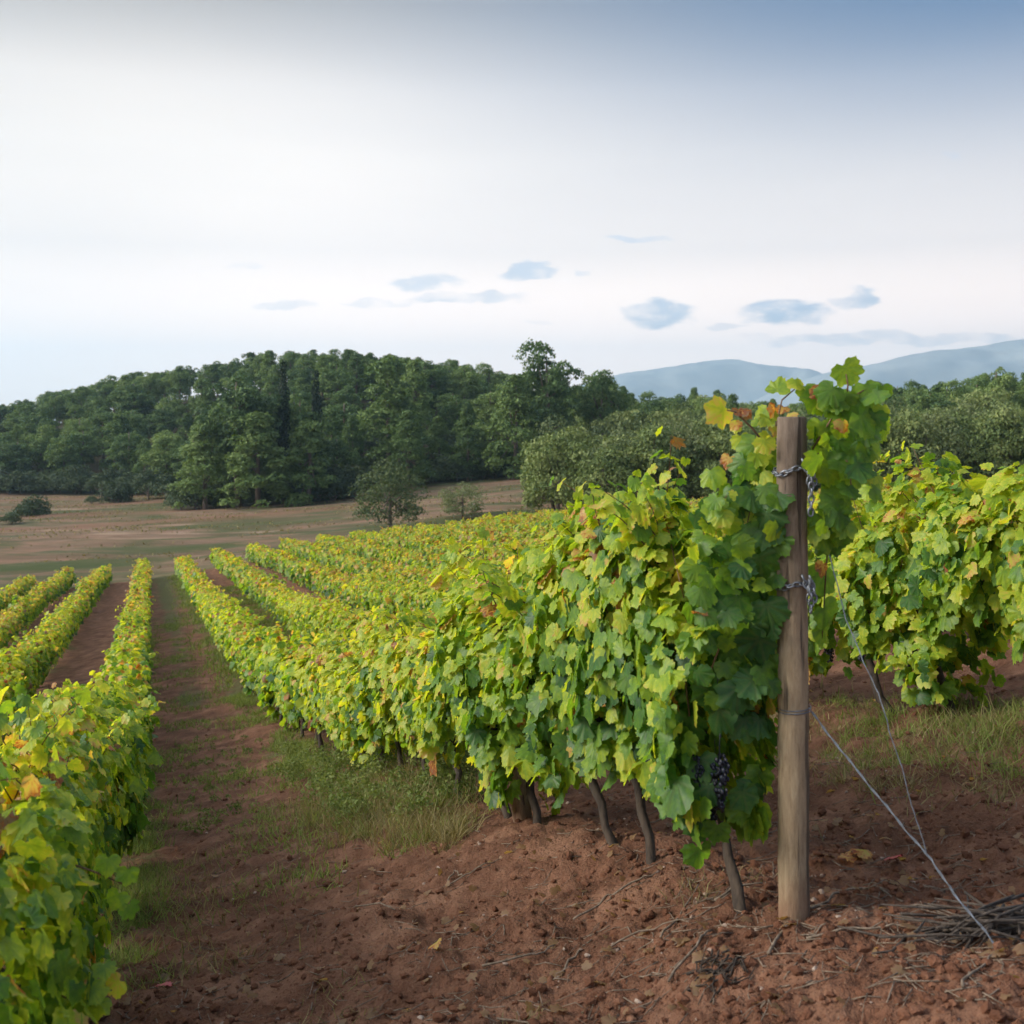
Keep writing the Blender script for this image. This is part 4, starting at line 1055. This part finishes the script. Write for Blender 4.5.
def tufts(px0, px1, n_, per, sig, h0, h1, accept):
    xs, ys, hs = [], [], []
    for _ in range(n_):
        px, py = px0[0]+(px1[0]-px0[0])*rng.rand(), px0[1]+(px1[1]-px0[1])*rng.rand()
        if not accept(px, py): continue
        x, y = hit(px, py); m_ = int(per*rng.uniform(.5, 1.3)); sg = sig*rng.uniform(.6, 1.5)
        xs.append(rng.normal(x, sg, m_)); ys.append(rng.normal(y, sg, m_)); hs.append(rng.uniform(h0, h1, m_)*rng.uniform(.6, 1.15))
    return np.concatenate(xs), np.concatenate(ys), np.concatenate(hs)
def addset(S, p, h0, h1, sp, wd): S.append((p[0], p[1], rng.uniform(h0, h1, len(p[0])), sp, wd))
S1.append((*tufts((280, 752), (470, 850), 100, 45, .06, .06, .20, lambda a, b: b < 775+np.interp(a, [280, 330, 400, 470], [15, 55, 72, 45])), .8, .0026))
S1.append((*tufts((160, 740), (270, 830), 26, 45, .06, .03, .12, lambda a, b: True), 1.0, .004))
S1.append((*tufts((95, 830), (160, 960), 40, 60, .05, .04, .14, lambda a, b: a < 150-(b-830)*.1), .9, .003))
S1.append((*tufts((830, 690), (1024, 775), 60, 60, .05, .05, .16, lambda a, b: b < 765-(a-830)*.02), .9, .0026))
addset(S1, strip_pts(rng, 5000, 0, 11.5, 24, -.32, .2, thr=.15), .06, .18, .7, .0045)
addset(S1, strip_pts(rng, 5000, 0, 24, 80, -.2, .3), .08, .25, .5, .012)
addset(S1, strip_pts(rng, 2600, 1, 4.2, 13, -.45, .45, thr=-.1), .04, .15, .8, .0026)
addset(S1, strip_pts(rng, 2600, -1, 4.8, 11, .30, .12, thr=0), .05, .16, .6, .0028)
addset(S1, strip_pts(rng, 4000, -1, 11, 40, .34, .16, thr=.0), .06, .2, .6, .005)
addset(S1, strip_pts(rng, 1800, -1, 6.0, 12, 1.3, .3, thr=.25), .03, .12, .7, .0035)
addset(S1, strip_pts(rng, 6000, -1, 12, 45, 1.1, .35, thr=.1), .03, .14, .7, .007)
addset(S1, strip_pts(rng, 8000, 1, 14, 60, -.4, .3), .08, .22, .5, .01)
grass_obj('grass', S1, M_GRASS, 'yellow-green tufts of grass under the vine rows and on the path')
S2 = []
S2.append((*tufts((395, 770), (485, 845), 34, 70, .06, .10, .30, lambda a, b: True), .75, .0022))
S2.append((*tufts((820, 690), (1024, 790), 60, 40, .05, .04, .14, lambda a, b: True), 1.0, .0024))
addset(S2, strip_pts(rng, 2600, 0, 6.7, 9.5, -.42, .25, thr=-.3), .08, .30, .5, .0025)
addset(S2, strip_pts(rng, 3600, 1, 3.8, 12, -.5, .5, thr=-.25), .05, .18, .6, .0025)
addset(S2, strip_pts(rng, 1000, -1, 4.6, 9, .45, .25), .05, .16, .6, .0025)
g_ = [hit(px, py) for px, py in [(350,1000),(335,985),(300,1010),(530,1015),(700,905),(745,880),(690,895)]]
xs = np.concatenate([rng.normal(a_, .05, 28) for a_, b_ in g_]); ys = np.concatenate([rng.normal(b_, .05, 28) for a_, b_ in g_])
S2.append((xs, ys, rng.uniform(.03, .10, len(xs)), .8, .0022))
fx = rng.uniform(-85, 25, 42000); fy = rng.uniform(84, 190, 42000); fk = (fbm(fx/11, fy/3.0, 4, 21) > .12) & (fy < np.interp(512+FPX*fx/fy, [0, 165, 175, 345, 360, 520], [198, 186, 150, 150, 168, 168])) & (np.abs(fx) < fy*.5); fx, fy = fx[fk], fy[fk]
S2.append((fx, fy, rng.uniform(.06, .32, len(fx)), .7, .07))
grass_obj('dry_grass', S2, M_DRYGRASS, 'straw-coloured dry grass and weeds along the vine rows')

wr = np.random.RandomState(91); bl = []
for q in range(200):
    px, py = wr.uniform(275, 475), wr.uniform(752, 850)
    if py > 770+np.interp(px, [280, 330, 400, 475], [18, 55, 70, 40]): continue
    x, y = hit(px, py); bl.append(((x, y, gz(x, y)+wr.uniform(.0, .15)), wr.uniform(.06, .15)))
for q in range(60):
    px, py = wr.uniform(170, 260), wr.uniform(735, 830); x, y = hit(px, py); bl.append(((x, y, gz(x, y)-.02), wr.uniform(.03, .07)))
V, F, ti = crown_leaves(wr, bl, 12000, .016, .9)
tag(obj('weeds', mkmesh('weeds', V, F, M_WEED, attr={'tint': ti})), 'bushy grey-green weeds beside the vine trunks and on the path', 'weeds', kind='stuff')
# clods and pebbles
def lumpstuff(name, mat, n_, smin, smax, label, seed):
    rg = np.random.RandomState(seed); mb = MB(); P_ = []
    while len(P_) < n_:
        px, py = rg.uniform(40, 1060), rg.uniform(640, 1060); P_.append((px, py))
    a = np.array([(p[0]-512)/FPX for p in P_]); b = np.array([(HY-p[1])/FPX for p in P_])
    t = np.arange(2.2, 30, .04); S_ = EYE+b[:, None]*t - ground(a[:, None]*t, np.repeat(t[None], n_, 0))
    ix = np.argmax(S_ < 0, 1); ok = S_[np.arange(n_), ix] < 0
    yy = t[ix]; xx = a*yy; zz = ground(xx, yy)+relief(xx, yy); Vs, Fs = [], []
    for q in np.nonzero(ok)[0]:
        s_ = smin*(smax/smin)**(rg.rand()**2.8)*(1 if yy[q] < 8 else 1.2)
        V = IV*(1+rg.normal(0, .16, (len(IV), 1)))*np.array([1, rg.uniform(.6, 1), rg.uniform(.45, .8)])*s_
        an = rg.uniform(0, 6.28); c_, n2 = math.cos(an), math.sin(an)
        V = np.stack([V[:, 0]*c_-V[:, 1]*n2, V[:, 0]*n2+V[:, 1]*c_, V[:, 2]], -1)
        mb.add(V+np.array([xx[q], yy[q], zz[q]+s_*.12]), IT)
    tag(obj(name, mb.mesh(name, mat, smooth=False)), label, 'soil litter', kind='stuff')
def fn_clod(t, b):
    p = t.n('ShaderNodeTexCoord').outputs['Object']; n1 = t.noise(p, 6, 5, .7); n2 = t.noise(p, 120, 3, .7)
    c = t.ramp(n1, [(.3, (.085,.036,.021)), (.55, (.170,.076,.046)), (.75, (.28,.145,.092))])
    t.l(c, b.inputs['Base Color']); b.inputs['Roughness'].default_value = .95; b.inputs['Specular IOR Level'].default_value = .1
    t.l(t.bump(n2, 1, .01), b.inputs['Normal'])
M_CLOD = simple('soil_clod', fn_clod)
lumpstuff('soil_clods', M_CLOD, 17000, .003, .026, 'red-brown clods and crumbs of tilled earth', 61)
lumpstuff('pebbles', M_STONE, 620, .004, .017, 'pale pebbles scattered over the red earth', 62)

# fallen leaves
def fn_red(t, b):
    p = t.n('ShaderNodeNewGeometry').outputs['Position']; n1 = t.noise(p, 60, 3)
    t.l(t.ramp(n1, [(.3, (.20,.012,.016)), (.7, (.46,.035,.035))]), b.inputs['Base Color']); b.inputs['Roughness'].default_value = .5
M_RED = simple('crimson_leaf', fn_red)
def ground_leaves(name, P, tintr, size, label, kind=None, cat='leaves', group=None, seed=1, mat=None):
    rg = np.random.RandomState(seed); pos = np.array([(x, y, gr(x, y)+(.012 if kind else .03)) for x, y in P]); n_ = len(P)
    nrm = np.stack([rg.normal(0, .4, n_), rg.normal(0, .4, n_), np.ones(n_)], -1)
    TVs = rg.uniform(*size, n_)
    V, F, ti, uv_ = scatter_leaves(rg, pos, nrm, TVs, rg.uniform(*tintr, n_), 'hi', 3.0)
    tag(obj(name, mkmesh(name, V, F, mat or M_LEAF, attr={'tint': ti}, uv=uv_, smooth=True)), label, cat, group, kind)
rg = np.random.RandomState(71); P_ = []
for _ in range(420):
    px, py = rg.uniform(120, 1030), rg.uniform(650, 1020)
    x, y = hit(px, py); 
    if y < 12: P_.append((x, y))
for uq in rg.uniform(3.4, 12, 90):
    for kq in (0, 1, -1):
        if rg.rand() < .6: P_.append(uv2xy(uq, ROWV0+ROWS*kq+rg.normal(0, .45)))
ground_leaves('fallen_leaves', P_, (1.12, 1.2), (.02, .045), 'small dry brown vine leaves scattered over the earth', 'stuff', seed=2)
for px, py, tr_, sz, lab in [(890,852,(.93,.95),(.06,.065),'small crimson fallen leaf right of the chained post'), (866,848,(.84,.86),(.07,.075),'tan fallen leaf beside the crimson leaf'),
                             (160,1000,(.91,.93),(.06,.065),'orange-red fallen leaf at the bottom of the path'), (437,944,(.85,.87),(.05,.055),'tan fallen leaf on the earth at bottom middle'),
                             (846,854,(.85,.87),(.055,.06),'pale brown fallen leaf nearest the chained post'), (875,697,(.84,.85),(.06,.065),'orange-brown fallen leaf in the grass under the right row')]:
    ground_leaves('fallen_leaf', [hit(px, py)], tr_, sz, lab, None, 'leaf', None, int(px), M_RED if 'red' in lab.split()[0] or 'crimson fallen' in lab else None)

# a dark tangle of dead roots in a hollow
rg = np.random.RandomState(93); mb = MB(); rx, ry = hit(716, 985)
for q in range(46):
    a_ = rg.uniform(0, 6.28); L_ = rg.uniform(.03, .10); c_ = np.array([rx+rg.normal(0, .035), ry+rg.normal(0, .05), 0]); P = []
    for s_ in (-1, -.3, .4, 1):
        x, y = c_[0]+math.cos(a_)*L_*s_*.5+rg.normal(0, .006), c_[1]+math.sin(a_)*L_*s_*.5; P.append((x, y, gr(x, y)+rg.uniform(.0, .028)))
    mb.tube(P, [.0035, .003, .0022, .0014], 5)
tag(obj('root_tangle', mb.mesh('root_tangle', M_VBARK)), 'dark tangle of dead roots on the bare earth at the bottom', 'roots')
# pruned twigs lying about
def twig(pxs, r, label, lift=.012, group='prunings on the red earth', seed=0):
    rg = np.random.RandomState(seed); pts = []
    for (px, py) in pxs:
        x, y = hit(px, py); pts.append((x, y, gr(x, y)+lift))
    pts = np.array(pts); L_ = np.linspace(0, 1, len(pts)); q = np.linspace(0, 1, 3*len(pts))
    P = np.stack([np.interp(q, L_, pts[:, e]) for e in range(3)], -1)+rg.normal(0, .004, (len(q), 3))
    P[:, 2] = np.maximum(P[:, 2], [gr(a_, b_)+r*.5 for a_, b_ in P[:, :2]])
    mb = MB(); mb.tube(P, np.linspace(r*.75, r*.4, len(P)), 6, rng=rg, rough=.08)
    c_ = P.mean(0); me = mb.mesh('pruned_twig', M_TWIG); me.vertices.foreach_set('co', (np.concatenate(mb.V)-c_).astype(np.float32).ravel())
    tag(obj('pruned_twig', me, None, tuple(c_)), label, 'twig', group)
TW = [([(766,970),(790,938),(813,912),(845,895),(874,886),(902,906)], .0075, 'long pale bent twig curving round the foot of the chained post'),
      ([(870,916),(930,913),(1000,914),(1040,918)], .005, 'straight thin twig across the top of the brush pile'),
      ([(552,968),(575,940),(592,922)], .007, 'dark forked twig lying at the lower middle'), ([(480,958),(530,945),(556,932)], .006, 'dark thin twig left of the forked twig'),
      ([(610,892),(640,882),(655,879)], .006, 'pale stick below the leaning vine trunk'), ([(573,905),(600,893),(618,888)], .006, 'pale stick just left of the other pale stick'),
      ([(640,975),(662,980)], .004, 'short pale twig at the bottom middle'), ([(495,1012),(528,1018),(540,1030)], .005, 'pale twig at the bottom edge'),
      ([(660,940),(680,915),(700,893)], .006, 'dark twig pointing at the end vine'), ([(715,906),(738,896),(762,892)], .007, 'grey stick beside the end vine trunk'),
      ([(805,958),(850,950),(900,944),(940,943)], .006, 'brown twig below the bent pale twig'), ([(960,1010),(985,980),(1010,955)], .006, 'dark twig below the brush pile'),
      ([(668,985),(700,955),(716,940)], .007, 'dark twig at the dark hollow'), ([(450,878),(478,868),(505,858)], .005, 'thin twig left of the second post'),
      ([(446,875),(455,868),(463,872)], .006, 'small pale curved twig below the grass tuft'), ([(340,905),(375,905),(395,909)], .006, 'dark twig on the path beside the bank'),
      ([(600,935),(640,925),(690,928)], .005, 'thin brown twig at the lower middle right of the forked one'), ([(640,820),(670,812),(690,815)], .005, 'thin twig behind the leaning trunk')]
for q, (p_, r_, l_) in enumerate(TW): twig(p_, r_, l_, seed=q)
# heap of prunings at the right edge
rg = np.random.RandomState(88); mb = MB(); hx, hy = hit(985, 936); hz = gr(hx, hy)
for q in range(95):
    a_ = rg.normal(.15, .5) + (math.pi if rg.rand() < .5 else 0); L_ = rg.uniform(.12, .42)
    c_ = np.array([hx+rg.normal(.03, .13), hy+rg.normal(.02, .07), 0]); c_[2] = gr(c_[0], c_[1])+rg.uniform(.005, .075)*math.exp(-((c_[0]-hx)/.25)**2)
    d_ = np.array([math.cos(a_), math.sin(a_), rg.normal(0, .08)]); P = [c_-d_*L_*.5, c_+rg.normal(0, .012, 3), c_+d_*L_*.5]
    for p_ in P: p_[2] = max(p_[2], gr(p_[0], p_[1])+.004)
    mb.tube(P, [rg.uniform(.003, .006), .0045, .0025], 5)
tag(obj('brush_pile', mb.mesh('brush_pile', bark('old_twig', (.022,.016,.013), (.10,.075,.06), 40))), 'dark heap of vine prunings at the right edge by the wire anchor', 'brush pile')
mb = MB()
for q in range(1300):
    px, py = rg.uniform(110, 1030), rg.uniform(740, 1024); x, y = hit(px, py)
    if y > 9: continue
    a_ = rg.uniform(0, 6.28); L_ = rg.uniform(.03, .14); P = []
    for s_ in (-.5, 0, .5):
        xx, yy = x+math.cos(a_)*L_*s_+rg.normal(0, .004), y+math.sin(a_)*L_*s_; P.append((xx, yy, gr(xx, yy)+.005))
    mb.tube(P, rg.uniform(.0010, .0024), 4)
tag(obj('twig_litter', mb.mesh('twig_litter', M_TWIG)), 'fine broken twigs strewn over the red earth', 'twig litter', kind='stuff')

# ------------------------------------------------------------------ the air
mb = MB(); s_ = 7600; z0_, z1_ = -34.0, 455.0
V = [(-s_, -s_, z0_), (s_, -s_, z0_), (s_, s_, z0_), (-s_, s_, z0_), (-s_, -s_, z1_), (s_, -s_, z1_), (s_, s_, z1_), (-s_, s_, z1_)]
mh = D.materials.new('hazy_air'); mh.use_nodes = True; t = NT(mh.node_tree)
o_ = t.n('ShaderNodeOutputMaterial'); pv = t.n('ShaderNodeVolumePrincipled'); t.l(pv.outputs[0], o_.inputs['Volume'])
pv.inputs['Color'].default_value = (.53, .78, 1.0, 1); pv.inputs['Density'].default_value = 2.2e-4; pv.inputs['Anisotropy'].default_value = .6
hz_ = obj('haze', mkmesh('haze', V, np.array([[3,2,1,0],[4,5,6,7],[0,1,5,4],[1,2,6,5],[2,3,7,6],[3,0,4,7]]), mh))
tag(hz_, 'pale blue haze that fades the distant hills', 'haze', kind='stuff')
